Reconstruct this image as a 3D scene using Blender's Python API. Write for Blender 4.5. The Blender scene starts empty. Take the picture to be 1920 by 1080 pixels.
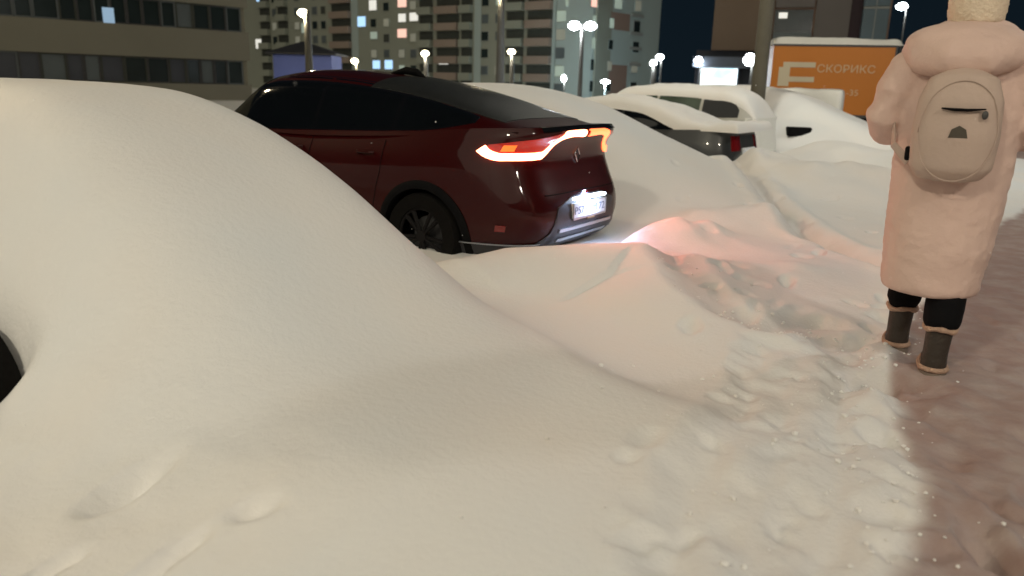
import bpy, bmesh, math, random
import numpy as np
from mathutils import Vector, Matrix
random.seed(7); RNG = np.random.default_rng(11)
S = bpy.context.scene; COL = S.collection; PI = math.pi
rad = math.radians
# ------------------------------------------------------------------ camera
CAMP = np.array([0, 0, 1.47]); FPX = 1450.0; PITCH = rad(14.7); ROLL = rad(1.5)
_fw = np.array([0, math.cos(PITCH), -math.sin(PITCH)]); _r0 = np.array([1., 0, 0]); _u0 = np.cross(_r0, _fw)
_rt = _r0*math.cos(ROLL)+_u0*math.sin(ROLL); _up = np.cross(_rt, _fw)
cd = bpy.data.cameras.new('camera'); cam = bpy.data.objects.new('camera', cd); COL.objects.link(cam); S.camera = cam
cam.matrix_world = Matrix(((_rt[0], _up[0], -_fw[0], CAMP[0]), (_rt[1], _up[1], -_fw[1], CAMP[1]), (_rt[2], _up[2], -_fw[2], CAMP[2]), (0, 0, 0, 1)))
cd.sensor_width = 36; cd.lens = 36*FPX/1920; cd.clip_start = .05; cd.clip_end = 3000
cd.dof.use_dof = True; cd.dof.focus_distance = 4.2; cd.dof.aperture_fstop = 2.2
S.render.resolution_x = 1024; S.render.resolution_y = 576
def ray(px, py):
    d = _fw*FPX+_rt*(px-960)-_up*(py-540); return d/d[1]
def at(px, py, Y): return CAMP+ray(px, py)*Y
def gnd(px, py, z):
    r = ray(px, py); return CAMP+r*((z-CAMP[2])/r[2])
# ------------------------------------------------------------------ world, sky glow, exposure
W = bpy.data.worlds.new("World"); S.world = W; W.use_nodes = True
nt = W.node_tree; bg = nt.nodes['Background']
tc = nt.nodes.new('ShaderNodeTexCoord'); sx = nt.nodes.new('ShaderNodeSeparateXYZ'); cr = nt.nodes.new('ShaderNodeValToRGB')
nt.links.new(tc.outputs['Generated'], sx.inputs[0]); nt.links.new(sx.outputs['Z'], cr.inputs[0]); nt.links.new(cr.outputs[0], bg.inputs[0])
cr.color_ramp.elements[0].color = (.0035, .0068, .0100, 1); cr.color_ramp.elements[0].position = 0.0
cr.color_ramp.elements[1].color = (.0020, .0042, .0070, 1); cr.color_ramp.elements[1].position = .35
bg.inputs[1].default_value = 1.0
sl = bpy.data.lights.new('night_glow', 'SUN'); so = bpy.data.objects.new('night_glow', sl); COL.objects.link(so)
sl.energy = .5; sl.angle = rad(75); sl.color = (1, .91, .72)
so.rotation_euler = Vector((-.35, -1, .95)).to_track_quat('Z', 'Y').to_euler()
S.view_settings.view_transform = 'Standard'; S.view_settings.look = 'None'; S.view_settings.exposure = 0.5; S.view_settings.gamma = 1
S.render.engine = 'CYCLES'
# ------------------------------------------------------------------ materials
def mat(name, col, rough=.6, metal=0, coat=0, emit=None, es=1, trans=0, noise=0, nscale=8, bump=0, bscale=60, spec=.5, alpha=1):
    m = bpy.data.materials.new(name); m.use_nodes = True; n = m.node_tree; b = n.nodes['Principled BSDF']
    b.inputs['Base Color'].default_value = (*col, 1); b.inputs['Roughness'].default_value = rough
    b.inputs['Metallic'].default_value = metal; b.inputs['Coat Weight'].default_value = coat; b.inputs['Coat Roughness'].default_value = .04
    b.inputs['Specular IOR Level'].default_value = spec
    if trans: b.inputs['Transmission Weight'].default_value = trans
    if alpha < 1: b.inputs['Alpha'].default_value = alpha
    if emit: b.inputs['Emission Color'].default_value = (*emit, 1); b.inputs['Emission Strength'].default_value = es
    t = n.nodes.new('ShaderNodeTexCoord')
    if noise:
        nz = n.nodes.new('ShaderNodeTexNoise'); nz.inputs['Scale'].default_value = nscale; nz.inputs['Detail'].default_value = 6
        n.links.new(t.outputs['Object'], nz.inputs['Vector'])
        mx = n.nodes.new('ShaderNodeMix'); mx.data_type = 'RGBA'
        mx.inputs['A'].default_value = (*[c*(1-noise) for c in col], 1); mx.inputs['B'].default_value = (*[min(1, c*(1+noise)) for c in col], 1)
        n.links.new(nz.outputs['Fac'], mx.inputs['Factor']); n.links.new(mx.outputs['Result'], b.inputs['Base Color'])
    if bump:
        nb = n.nodes.new('ShaderNodeTexNoise'); nb.inputs['Scale'].default_value = bscale; nb.inputs['Detail'].default_value = 5
        n.links.new(t.outputs['Object'], nb.inputs['Vector'])
        bn = n.nodes.new('ShaderNodeBump'); bn.inputs['Strength'].default_value = bump; bn.inputs['Distance'].default_value = .02
        n.links.new(nb.outputs['Fac'], bn.inputs['Height']); n.links.new(bn.outputs[0], b.inputs['Normal'])
    return m
def snow_mat():
    m = mat('snow', (.8, .8, .78), .62, spec=.25); n = m.node_tree; b = n.nodes['Principled BSDF']; L = n.links
    g = n.nodes.new('ShaderNodeNewGeometry')
    def noise(sc, det=5):
        z = n.nodes.new('ShaderNodeTexNoise'); z.inputs['Scale'].default_value = sc; z.inputs['Detail'].default_value = det
        L.new(g.outputs['Position'], z.inputs['Vector']); return z
    at_ = n.nodes.new('ShaderNodeAttribute'); at_.attribute_name = 'dirt_and_tint'
    n1 = noise(.9, 3); n2 = noise(7, 6)
    c1 = n.nodes.new('ShaderNodeMix'); c1.data_type = 'RGBA'; L.new(n1.outputs['Fac'], c1.inputs['Factor'])
    c1.inputs['A'].default_value = (.84, .77, .70, 1); c1.inputs['B'].default_value = (.74, .78, .80, 1)  # warm and cool lamp light painted into the snow colour as patches
    d = n.nodes.new('ShaderNodeMix'); d.data_type = 'RGBA'; L.new(n2.outputs['Fac'], d.inputs['Factor'])
    d.inputs['A'].default_value = (.26, .175, .155, 1); d.inputs['B'].default_value = (.38, .28, .255, 1)
    c2 = n.nodes.new('ShaderNodeMix'); c2.data_type = 'RGBA'
    L.new(c1.outputs['Result'], c2.inputs['A']); L.new(d.outputs['Result'], c2.inputs['B'])
    md = n.nodes.new('ShaderNodeMath'); md.operation = 'MULTIPLY'
    mr = n.nodes.new('ShaderNodeMapRange'); mr.inputs['From Min'].default_value = .3; mr.inputs['From Max'].default_value = .7; mr.inputs['To Min'].default_value = .8; mr.inputs['To Max'].default_value = 1.1
    L.new(n2.outputs['Fac'], mr.inputs['Value']); L.new(at_.outputs['Fac'], md.inputs[0]); L.new(mr.outputs['Result'], md.inputs[1])
    md.use_clamp = True; L.new(md.outputs[0], c2.inputs['Factor']); L.new(c2.outputs['Result'], b.inputs['Base Color'])
    nb = noise(38, 6); nb2 = noise(220, 3)
    ad = n.nodes.new('ShaderNodeMath'); ad.operation = 'MULTIPLY_ADD'; ad.inputs[1].default_value = .35
    L.new(nb2.outputs['Fac'], ad.inputs[0]); L.new(nb.outputs['Fac'], ad.inputs[2])
    bn = n.nodes.new('ShaderNodeBump'); bn.inputs['Strength'].default_value = .38; bn.inputs['Distance'].default_value = .012
    L.new(ad.outputs[0], bn.inputs['Height']); L.new(bn.outputs[0], b.inputs['Normal'])
    return m
M = {}
M['snow'] = snow_mat()
M['snow2'] = mat('packed_snow', (.78, .77, .72), .65, noise=.05, nscale=5, bump=.25, bscale=30, spec=.25)
M['paint'] = mat('dark_red_paint', (.030, .0008, .0008), .4, coat=.55, spec=.1)
M['black'] = mat('black_plastic', (.004, .004, .0045), .8, spec=.1)
M['gloss'] = mat('gloss_black', (.006, .006, .007), .08, coat=1)
M['bumper'] = mat('bumper_plastic', (.022, .022, .026), .42); M['glass'] = mat('tinted_glass', (.004, .005, .006), .05, spec=.6)
M['rglass'] = mat('rimy_rear_glass', (.018, .019, .018), .35, noise=.4, nscale=14)
M['chrome'] = mat('chrome', (.6, .6, .62), .18, metal=1)
M['silver'] = mat('satin_silver_trim', (.5, .52, .56), .3, metal=.9)
M['tyre'] = mat('tyre_rubber', (.006, .0055, .005), .9, noise=.5, nscale=40, spec=.1)
M['rim'] = mat('dark_alloy', (.009, .008, .008), .7, spec=.15)
M['redlens'] = mat('red_lens', (.35, .012, .008), .12, coat=1, emit=(1, .035, .012), es=.14)
M['redlens_off'] = mat('unlit_red_lens', (.16, .006, .006), .1, coat=1)
M['ledred'] = mat('lit_tail_lamp', (1, .3, .2), .3, emit=(1, .26, .12), es=10)
M['ledred2'] = mat('lit_far_tail_lamp', (1, .2, .1), .3, emit=(1, .13, .04), es=3.2); M['amber'] = mat('lit_amber_lamp', (1, .3, .05), .3, emit=(1, .13, .02), es=.7)
M['plate'] = mat('plate_white', (.75, .77, .8), .4, noise=.1, nscale=30)
M['platetext'] = mat('plate_text', (.16, .19, .27), .5)
M['platelamp'] = mat('plate_lamp_lit', (.8, .9, 1), .3, emit=(.75, .87, 1), es=5)
M['gold'] = mat('pale_gold_sticker', (.35, .25, .12), .4)
def emis(name, c, s): return mat(name, c, .5, emit=c, es=s)
M['warm'] = emis('warm_lamp', (1, .88, .58), 14); M['cold'] = emis('cold_lamp', (.88, .95, 1), 14)
M['pole'] = mat('galvanised_pole', (.07, .068, .06), .6, noise=.12, nscale=4)
M['concrete'] = mat('concrete_pole', (.10, .09, .066), .85, noise=.2, nscale=3, bump=.3, bscale=20)
M['wall'] = mat('beige_wall', (.24, .225, .165), .85, noise=.08, nscale=.3)
M['band'] = mat('ribbed_panel', (.21, .20, .155), .8, noise=.1, nscale=.4)
M['facade'] = mat('grey_green_render', (.29, .305, .25), .9, noise=.10, nscale=.12)
M['facade_pale'] = mat('pale_render', (.38, .45, .43), .9, noise=.08, nscale=.12)
M['facade_brown'] = mat('brown_render', (.27, .18, .14), .9, noise=.1, nscale=.2)
M['parapet'] = mat('brown_parapet', (.30, .235, .19), .85, noise=.1, nscale=.5)
M['recess'] = mat('balcony_recess', (.055, .06, .05), .8, noise=.3, nscale=.8)
M['pane'] = mat('dark_pane', (.02, .03, .03), .2, noise=.4, nscale=.8)
M['pane3'] = mat('blind_pane', (.055, .06, .075), .5, noise=.3, nscale=.6); M['pane2'] = mat('curtained_pane', (.10, .12, .125), .5, noise=.3, nscale=.6)
M['frame'] = mat('window_frame', (.28, .29, .27), .6)
M['strip_frame'] = mat('strip_window_frame', (.10, .115, .12), .6); M['lit_blue'] = emis('lit_blue_window', (.38, .62, .9), .85)
M['lit_white'] = emis('lit_white_window', (.75, .74, .68), .62)
M['lit_pink'] = emis('lit_pink_window', (.85, .52, .42), .75)
M['office_glint'] = emis('painted_office_reflection', (.30, .45, .62), .45); M['lit_faint'] = emis('faintly_lit_window', (.30, .30, .24), .22); M['lit_dim'] = emis('dim_lit_window', (.3, .36, .3), .45)
M['bluewall'] = mat('blue_kiosk_wall', (.10, .14, .42), .7, noise=.15, nscale=.6)
M['darkroof'] = mat('dark_roof', (.02, .022, .03), .7)
M['orange'] = mat('orange_truck_panel', (.50, .160, .007), .5, noise=.06, nscale=.8)
M['lettering'] = mat('pale_lettering', (.60, .44, .26), .6)
M['logo'] = mat('pale_logo', (.56, .49, .35), .6)
M['steel'] = mat('dark_steel', (.05, .05, .05), .5, noise=.3, nscale=6)
M['coat'] = mat('pink_beige_down_coat', (.66, .485, .42), .75, noise=.05, nscale=7, bump=.8, bscale=11, spec=.3)
M['coat_fold'] = mat('pack_cloth', (.50, .39, .33), .75, noise=.05, nscale=9, bump=.2, bscale=40, spec=.3)
M['hat'] = mat('cream_knit', (.74, .62, .48), .95, noise=.08, nscale=30, bump=.6, bscale=90, spec=.1)
M['black_cloth'] = mat('black_trousers', (.006, .006, .007), .9, spec=.1)
M['boot'] = mat('dark_boot_leather', (.035, .026, .019), .6, noise=.3, nscale=20, bump=.3, bscale=60)
M['fur'] = mat('pale_boot_trim', (.52, .35, .26), .95, bump=.9, bscale=90, spec=.1)
M['sole'] = mat('boot_sole', (.20, .16, .13), .8)
M['skin'] = mat('skin', (.45, .26, .18), .55)
M['hair'] = mat('hair', (.06, .035, .02), .6)
# ------------------------------------------------------------------ object helpers
def tag(o, label=None, cat=None, group=None, kind=None):
    for k, v in (('label', label), ('category', cat), ('group', group), ('kind', kind)):
        if v: o[k] = v
    return o
def thing(name, label, cat, loc=(0, 0, 0), rz=0, group=None):
    o = bpy.data.objects.new(name, None); COL.objects.link(o); o.location = loc; o.rotation_euler = (0, 0, rz); o.empty_display_size = .2
    return tag(o, label, cat, group)
class MB:
    def __init__(s): s.v = []; s.f = []
    def add(s, vs, fs):
        k = len(s.v); s.v += [tuple(map(float, p)) for p in vs]; s.f += [tuple(i+k for i in f) for f in fs]; return s
    def box(s, x0, x1, y0, y1, z0, z1):
        return s.add([(x0, y0, z0), (x1, y0, z0), (x1, y1, z0), (x0, y1, z0), (x0, y0, z1), (x1, y0, z1), (x1, y1, z1), (x0, y1, z1)],
                     [(3, 2, 1, 0), (4, 5, 6, 7), (0, 1, 5, 4), (1, 2, 6, 5), (2, 3, 7, 6), (3, 0, 4, 7)])
    def tube(s, pts, rs, n=14, up=(0, 0, 1)):
        pts = [Vector(p) for p in pts]; rings = []
        for i, p in enumerate(pts):
            d = (pts[min(i+1, len(pts)-1)]-pts[max(i-1, 0)]).normalized()
            a = d.cross(Vector(up));
            if a.length < 1e-3: a = d.cross(Vector((1, 0, 0)))
            a.normalize(); b = d.cross(a)
            r = rs[i] if hasattr(rs, '__len__') else rs
            ra, rb = r if hasattr(r, '__len__') else (r, r)
            rings.append([p+a*ra*math.cos(2*PI*j/n)+b*rb*math.sin(2*PI*j/n) for j in range(n)])
        vs = [q for R in rings for q in R]; fs = []
        for i in range(len(pts)-1):
            for j in range(n):
                fs.append((i*n+j, i*n+(j+1) % n, (i+1)*n+(j+1) % n, (i+1)*n+j))
        fs.append(tuple(range(n-1, -1, -1))); fs.append(tuple((len(pts)-1)*n+j for j in range(n)))
        return s.add(vs, fs)
    def ball(s, c, r, n=14, m=10):
        rx, ry, rz = r if hasattr(r, '__len__') else (r, r, r); vs = [(c[0], c[1], c[2]-rz)]
        for i in range(1, m):
            a = -PI/2+PI*i/m
            for j in range(n): vs.append((c[0]+rx*math.cos(a)*math.cos(2*PI*j/n), c[1]+ry*math.cos(a)*math.sin(2*PI*j/n), c[2]+rz*math.sin(a)))
        vs.append((c[0], c[1], c[2]+rz)); fs = []
        for j in range(n): fs.append((0, 1+(j+1) % n, 1+j)); fs.append((len(vs)-1, 1+(m-2)*n+j, 1+(m-2)*n+(j+1) % n))
        for i in range(m-2):
            for j in range(n): fs.append((1+i*n+j, 1+i*n+(j+1) % n, 1+(i+1)*n+(j+1) % n, 1+(i+1)*n+j))
        return s.add(vs, fs)
    def slab(s, A, B):      # closed slab between two equal grids of points
        A = np.asarray(A); B = np.asarray(B); r, c = A.shape[:2]; vs = list(A.reshape(-1, 3))+list(B.reshape(-1, 3)); o = r*c; fs = []
        for i in range(r-1):
            for j in range(c-1):
                a = i*c+j; fs.append((a, a+1, a+c+1, a+c)); fs.append((o+a, o+a+c, o+a+c+1, o+a+1))
        for i in range(r-1):
            fs.append((i*c, (i+1)*c, o+(i+1)*c, o+i*c)); k = i*c+c-1; fs.append((k, o+k, o+k+c, k+c))
        for j in range(c-1):
            fs.append((j, o+j, o+j+1, j+1)); k = (r-1)*c+j; fs.append((k, k+1, o+k+1, o+k))
        return s.add(vs, fs)
    def build(s, name, m, parent=None, smooth=True, bev=0, angle=35):
        me = bpy.data.meshes.new(name); me.from_pydata(s.v, [], s.f); me.update()
        bm = bmesh.new(); bm.from_mesh(me); bmesh.ops.recalc_face_normals(bm, faces=bm.faces)
        if bev: bmesh.ops.bevel(bm, geom=[e for e in bm.edges if len(e.link_faces) == 2 and e.calc_face_angle(0) > .6], offset=bev, segments=2, affect='EDGES', clamp_overlap=True)
        bm.to_mesh(me); bm.free()
        o = bpy.data.objects.new(name, me); COL.objects.link(o); me.materials.append(M[m] if isinstance(m, str) else m)
        if smooth:
            me.polygons.foreach_set('use_smooth', [True]*len(me.polygons)); me.set_sharp_from_angle(angle=rad(angle))
        if parent: o.parent = parent
        return o
def bake(o, keep=True):
    dg = bpy.context.evaluated_depsgraph_get(); dg.update()
    me = bpy.data.meshes.new_from_object(o.evaluated_get(dg)); o.modifiers.clear(); old = o.data; o.data = me; me.name = o.name
    return o
def remesh(o, vox, smooth=4, fac=.6):
    r = o.modifiers.new('r', 'REMESH'); r.mode = 'VOXEL'; r.voxel_size = vox; r.use_smooth_shade = True
    if smooth: s_ = o.modifiers.new('s', 'SMOOTH'); s_.iterations = smooth; s_.factor = fac
    m = o.data.materials[0]; bake(o)
    if not o.data.materials: o.data.materials.append(m)
    o.data.polygons.foreach_set('use_smooth', [True]*len(o.data.polygons)); return o
def text(name, body, size, m, parent, loc, rot, ext=.004, sx=1.0):
    c = bpy.data.curves.new(name, 'FONT'); c.body = body; c.size = size; c.extrude = ext; c.align_x = 'CENTER'; c.align_y = 'CENTER'
    t = bpy.data.objects.new(name, c); COL.objects.link(t)
    dg = bpy.context.evaluated_depsgraph_get(); dg.update(); me = bpy.data.meshes.new_from_object(t.evaluated_get(dg)); bpy.data.objects.remove(t)
    o = bpy.data.objects.new(name, me); COL.objects.link(o); me.materials.clear(); me.materials.append(M[m]); o.parent = parent; o.location = loc; o.rotation_euler = rot; o.scale = (sx, 1, 1)
    return o
# ------------------------------------------------------------------ value noise
def vnoise(x, y, seed=0):
    xi = np.floor(x).astype(np.int64); yi = np.floor(y).astype(np.int64); fx = x-xi; fy = y-yi
    fx = fx*fx*fx*(fx*(fx*6-15)+10); fy = fy*fy*fy*(fy*(fy*6-15)+10)
    def h(a, b):
        n = (a*374761393+b*668265263+seed*974711) & 0x7fffffff; n = ((n ^ (n >> 13))*1274126177) & 0x7fffffff
        return ((n ^ (n >> 16)) & 0xffff)/65535.0
    return (h(xi, yi)*(1-fx)+h(xi+1, yi)*fx)*(1-fy)+(h(xi, yi+1)*(1-fx)+h(xi+1, yi+1)*fx)*fy
def fbm(x, y, sc, oc=4, seed=0):
    a = 1; t = 0; n = 0; c_, s_ = .8, .6
    for i in range(oc):
        t = t+a*(vnoise(x*sc+i*17.3, y*sc-i*9.1, seed+i)-.5); n += a; a *= .5; sc *= 2.03; x, y = c_*x-s_*y, s_*x+c_*y
    return t/n*2
def sst(a, b, x): t = np.clip((x-a)/(b-a), 0, 1); return t*t*(3-2*t)
def smax(a, b, k): return (a+b+np.sqrt((a-b)**2+k*k))/2-k*.18
# ------------------------------------------------------------------ parking row frame
TH = -.6177; RD = np.array([math.cos(TH), math.sin(TH)]); QD = np.array([-RD[1], RD[0]])   # rearward, away from viewer
R0 = np.array([.576, 6.10])
ROW = [R0+np.array(p) for p in ((-1.45, -2.92), (0, 0), (1.85, 2.60))]
def loc(X, Y, R): dx = X-R[0]; dy = Y-R[1]; return dx*RD[0]+dy*RD[1], dx*QD[0]+dy*QD[1]   # s rearward, q away
def seg(X, Y, A, B):
    A = np.asarray(A[:2]); B = np.asarray(B[:2]); d = B-A; L = d@d; t = np.clip(((X-A[0])*d[0]+(Y-A[1])*d[1])/L, 0, 1)
    return np.hypot(X-A[0]-t*d[0], Y-A[1]-t*d[1]), t
def poly(X, Y, P):
    best = np.full(X.shape, 1e9)
    for a, b in zip(P[:-1], P[1:]): best = np.minimum(best, seg(X, Y, a, b)[0])
    return best
def cr_t(X, Y, P):      # running parameter of the nearest point on a polyline
    best = np.full(X.shape, 1e9); out = np.zeros(X.shape)
    for i, (a, b) in enumerate(zip(P[:-1], P[1:])):
        d, t = seg(X, Y, a, b); m = d < best; best = np.where(m, d, best); out = np.where(m, i+t, out)
    return out
def edge_x(Y): return np.interp(Y, [0, 1.7, 3.4, 3.9, 4.6, 6, 8, 14], [.75, .98, 1.72, 2.05, 2.55, 3.55, 5.1, 10.5])
def pathm(X, Y):
    w = fbm(X, Y, 1.3, 3, 5)*.16; d = X-edge_x(Y)+w
    return sst(-.03, .07, d)*(1-sst(2.2, 3.2, d+w*3))
def interp_s(x, xs, ys):    # smooth cubic (Catmull-like) interpolation
    xs = np.asarray(xs, float); ys = np.asarray(ys, float); m = np.gradient(ys, xs); x = np.clip(x, xs[0], xs[-1])
    i = np.clip(np.searchsorted(xs, x)-1, 0, len(xs)-2); h = xs[i+1]-xs[i]; t = (x-xs[i])/h
    return (2*t**3-3*t**2+1)*ys[i]+(t**3-2*t**2+t)*h*m[i]+(-2*t**3+3*t**2)*ys[i+1]+(t**3-t**2)*h*m[i+1]
TRAIL = [gnd(*p, .24) for p in ((1245, 500), (1262, 525), (1300, 556), (1360, 592), (1430, 612), (1500, 600), (1560, 640), (1610, 680), (1680, 708))]
RUT = [gnd(*p, .26) for p in ((1310, 285), (1345, 325), (1400, 365), (1450, 400), (1520, 440), (1580, 468), (1680, 500))]
RUT2 = [gnd(*p, .26) for p in ((1420, 320), (1500, 335), (1600, 325), (1660, 335))]
LONG = [[gnd(*p, .27) for p in L_] for L_ in (((1255, 1090), (1330, 900), (1400, 760), (1440, 640)), ((1400, 1090), (1450, 900), (1475, 760), (1500, 650)), ((1530, 1090), (1560, 900), (1570, 760), (1585, 680)))]
CREST = [at(820, 545, 4.55), at(880, 487, 4.75), at(960, 466, 4.9), at(1060, 462, 5.0), at(1140, 458, 5.1), at(1190, 460, 5.15), at(1250, 500, 4.75), at(1225, 580, 4.0)]
def mound_car1(X, Y):
    s, q = loc(X, Y, ROW[0])
    z = interp_s(s, [-8, -3, -2, -1.2, -.7, -.3, .1, .5, 1, 1.5, 2, 2.6, 4], [1.1, 1.464, 1.466, 1.42, 1.286, 1.102, .84, .57, .45, .375, .33, .30, .27])
    wq = np.where(q > 0, .85-.22*sst(.5, 1.4, s), .92+.25*sst(.2, 1.7, s)); g = 1/(1+(np.abs(q)/wq)**np.where(q > 0, 4.5+2.5*sst(.3, .9, s), 5))*sst(-6.4, -5.0, s)
    return .2+(z-.2)*g
def mound_car2(X, Y):
    s, q = loc(X, Y, ROW[2])
    z = interp_s(s, [-8, -4, -3, -2, -1, 0, .6, 1.2, 2, 3], [1.2, 1.50, 1.50, 1.32, .93, .56, .38, .29, .25, .24])
    wq = np.where(q > 0, 1.2, 1.45)+.25*sst(-.5, 1., s); g = 1/(1+(np.abs(q)/wq)**4)*sst(-6.2, -4.8, s)
    return .18+(z-.18)*g
R5 = np.array([7.5, 17.6])
def mound_car5(X, Y):
    s, q = loc(X, Y, R5)
    z = interp_s(s, [-6, -3, -2, -1, -.3, .3, 1, 2], [1.4, 1.62, 1.60, 1.38, 1.08, .85, .58, .25])
    g = 1/(1+(np.abs(q)/1.05)**5)*sst(-5.5, -4.4, s)
    return .15+(z-.15)*g
def ground_h(X, Y):
    b = .24+.035*fbm(X, Y, .45, 4, 1)+.03*fbm(X, Y, 1.05, 2, 14)+.012*fbm(X, Y, 2.2, 3, 2)
    s, q = loc(X, Y, R0)                                  # cleared pocket round the dark red car
    pit = sst(.75, -.05, s)*sst(1.75, 1.0, np.abs(q+.05))*sst(-6.5, -5.5, s)
    b = b*(1-pit)+.055*pit
    d, t = seg(X, Y, CREST[0], CREST[0]); cr = poly(X, Y, CREST)
    hc = np.interp(cr_t(X, Y, CREST), range(len(CREST)), [p[2] for p in CREST])
    b = b+(hc+.03-b)*np.exp(-(cr/.46)**2)
    d, t = seg(X, Y, at(930, 590, 4.0), at(1090, 610, 3.7)); b = b-.26*np.exp(-(d/.50)**2)
    d, t = seg(X, Y, at(1430, 300, 9.8), at(1660, 285, 9.0)); b = b+.42*np.exp(-(d/.8)**2)*(.9+.4*fbm(X, Y, 1.1, 3, 8))
    d, t = seg(X, Y, at(1330, 300, 10.8), at(1440, 300, 10.5)); b = b+.30*np.exp(-(d/.7)**2)
    d, t = seg(X, Y, at(1560, 265, 13.5), at(1760, 262, 12.0)); b = b+.40*np.exp(-(d/.9)**2)*(1+.4*fbm(X, Y, .9, 3, 4))
    for (px_a, py_a, Ya, px_b, py_b, Yb, h_, w_) in ((1200, 425, 6.1, 1330, 415, 6.4, .20, .34), (1230, 380, 7.2, 1420, 395, 7.4, .15, .30), (1330, 480, 5.2, 1480, 500, 5.2, .10, .28), (1280, 330, 8.6, 1440, 350, 8.6, .12, .3)):
        d, t = seg(X, Y, at(px_a, py_a, Ya), at(px_b, py_b, Yb)); b = b+h_*np.exp(-(d/w_)**2)*(1+.7*fbm(X, Y, 1.6, 3, 44))
    # banks beyond the path on the right
    b = b+.35*sst(3.0, 4.2, X-edge_x(Y))*(1+.5*fbm(X, Y, .6, 3, 12))*sst(3, 5, Y)
    pm = pathm(X, Y); b = b*(1-pm)+(.205+.022*fbm(X, Y, 2.6, 4, 6))*pm
    return b
PITS = []
def add_pits(n, x0, x1, y0, y1, r, dep):
    for _ in range(n):
        p = gnd(random.uniform(x0, x1), random.uniform(y0, y1), .25); PITS.append((p[0], p[1], random.uniform(*r), random.uniform(*r)*.6, random.gauss(1.25, .5), random.uniform(*dep)))
add_pits(70, 1340, 1660, 620, 1080, (.03, .09), (.004, .018))
add_pits(60, 1640, 1960, 560, 1080, (.05, .14), (.008, .028))
add_pits(14, 1560, 1700, 600, 720, (.06, .14), (.02, .04))
add_pits(40, 1250, 1660, 380, 620, (.05, .12), (.008, .03))
add_pits(10, 1150, 1350, 860, 1080, (.04, .08), (.006, .02))
for px, py, a, b_, r_, dd in ((245, 905, .11, .045, .9, .07), (480, 960, .06, .03, .3, .045), (95, 1020, .08, .02, .9, .03), (330, 1010, .09, .03, 1.0, .03), (250, 1060, .10, .03, 1.1, .03), (1190, 1020, .05, .03, 0, .02), (1145, 690, .02, .02, 0, .01)):
    p = gnd(px, py, .33); PITS.append((p[0], p[1], a, b_, r_, dd))
def details(X, Y):
    e = np.zeros_like(X)
    for x, y, a, b_, r_, dd in PITS:
        m = (np.abs(X-x) < .45) & (np.abs(Y-y) < .45)
        if not m.any(): continue
        dx = X[m]-x; dy = Y[m]-y; u = (dx*math.cos(r_)+dy*math.sin(r_))/a; v = (-dx*math.sin(r_)+dy*math.cos(r_))/b_; q = u*u+v*v
        w_ = 1+.35*fbm(X[m], Y[m], 13, 2, 61); q = q*w_; e[m] += -dd*np.exp(-q**(1.1 if dd > .03 else 2.2))+dd*.08*np.exp(-(np.sqrt(q)-1.5)**2*6)
    dt = poly(X, Y, TRAIL)+.05*fbm(X, Y, 5, 2, 9); e += -.055*np.exp(-(dt/.15)**2)+.012*np.exp(-((dt-.22)/.07)**2)
    dr = poly(X, Y, RUT)+.05*fbm(X, Y, 4, 2, 19); e += -.09*np.exp(-(dr/.10)**2)+.03*np.exp(-((dr-.22)/.09)**2)
    for P_ in LONG:
        dl = poly(X, Y, P_)+.03*fbm(X, Y, 4, 2, 39); e += -.030*np.exp(-(dl/.07)**2)+.010*np.exp(-((dl-.14)/.05)**2)
    dr2 = poly(X, Y, RUT2)+.05*fbm(X, Y, 4, 2, 29); e += -.10*np.exp(-(dr2/.16)**2)
    tr = sst(-1.15, -.35, X-edge_x(Y))*sst(6.5, 3.0, Y)                      # trampled strip beside the path
    e += tr*(.004*fbm(X, Y*.3, 6, 3, 21)+.002*fbm(X*1.4, Y*.4, 15, 4, 22)+.0035*fbm(X, Y, 22, 3, 26))
    pm = pathm(X, Y); e += pm*(.010*fbm(X, Y, 7, 4, 23)+.003*fbm(X, Y, 26, 2, 24))
    e += .004*fbm(X, Y, 3.5, 3, 25)
    lo = sst(1.2, .2, np.hypot(X+1.25, Y-1.75)); e += lo*.018*fbm(X, Y, 6, 3, 31)
    return e
def axis(b):
    out = [b[0][0]]
    for a, c, st in b:
        n = max(1, int(round((c-a)/st))); out += list(a+(c-a)*np.arange(1, n+1)/n)
    return np.array(out)
xs = axis([(-60, -14, 1.2), (-14, -5, .10), (-5, -2.6, .05), (-2.6, 3.6, .022), (3.6, 10, .05), (10, 16, .15), (16, 60, 1.2)])
ys = axis([(-6, .4, .25), (.4, 6.5, .022), (6.5, 12, .045), (12, 22, .12), (22, 70, .8)])
X, Y = np.meshgrid(xs, ys); hb = ground_h(X, Y); de = details(X, Y)
mc = [mound_car1(X, Y), mound_car2(X, Y), mound_car5(X, Y)]
Hh = hb.copy()
for m_ in mc: Hh = smax(Hh, m_, .07)
s_, q_ = loc(X, Y, R0); carpit = sst(.45, -.1, s_)*sst(1.45, 1.05, np.abs(q_))*sst(-6.5, -5.5, s_)
Hh = Hh+de
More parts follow.
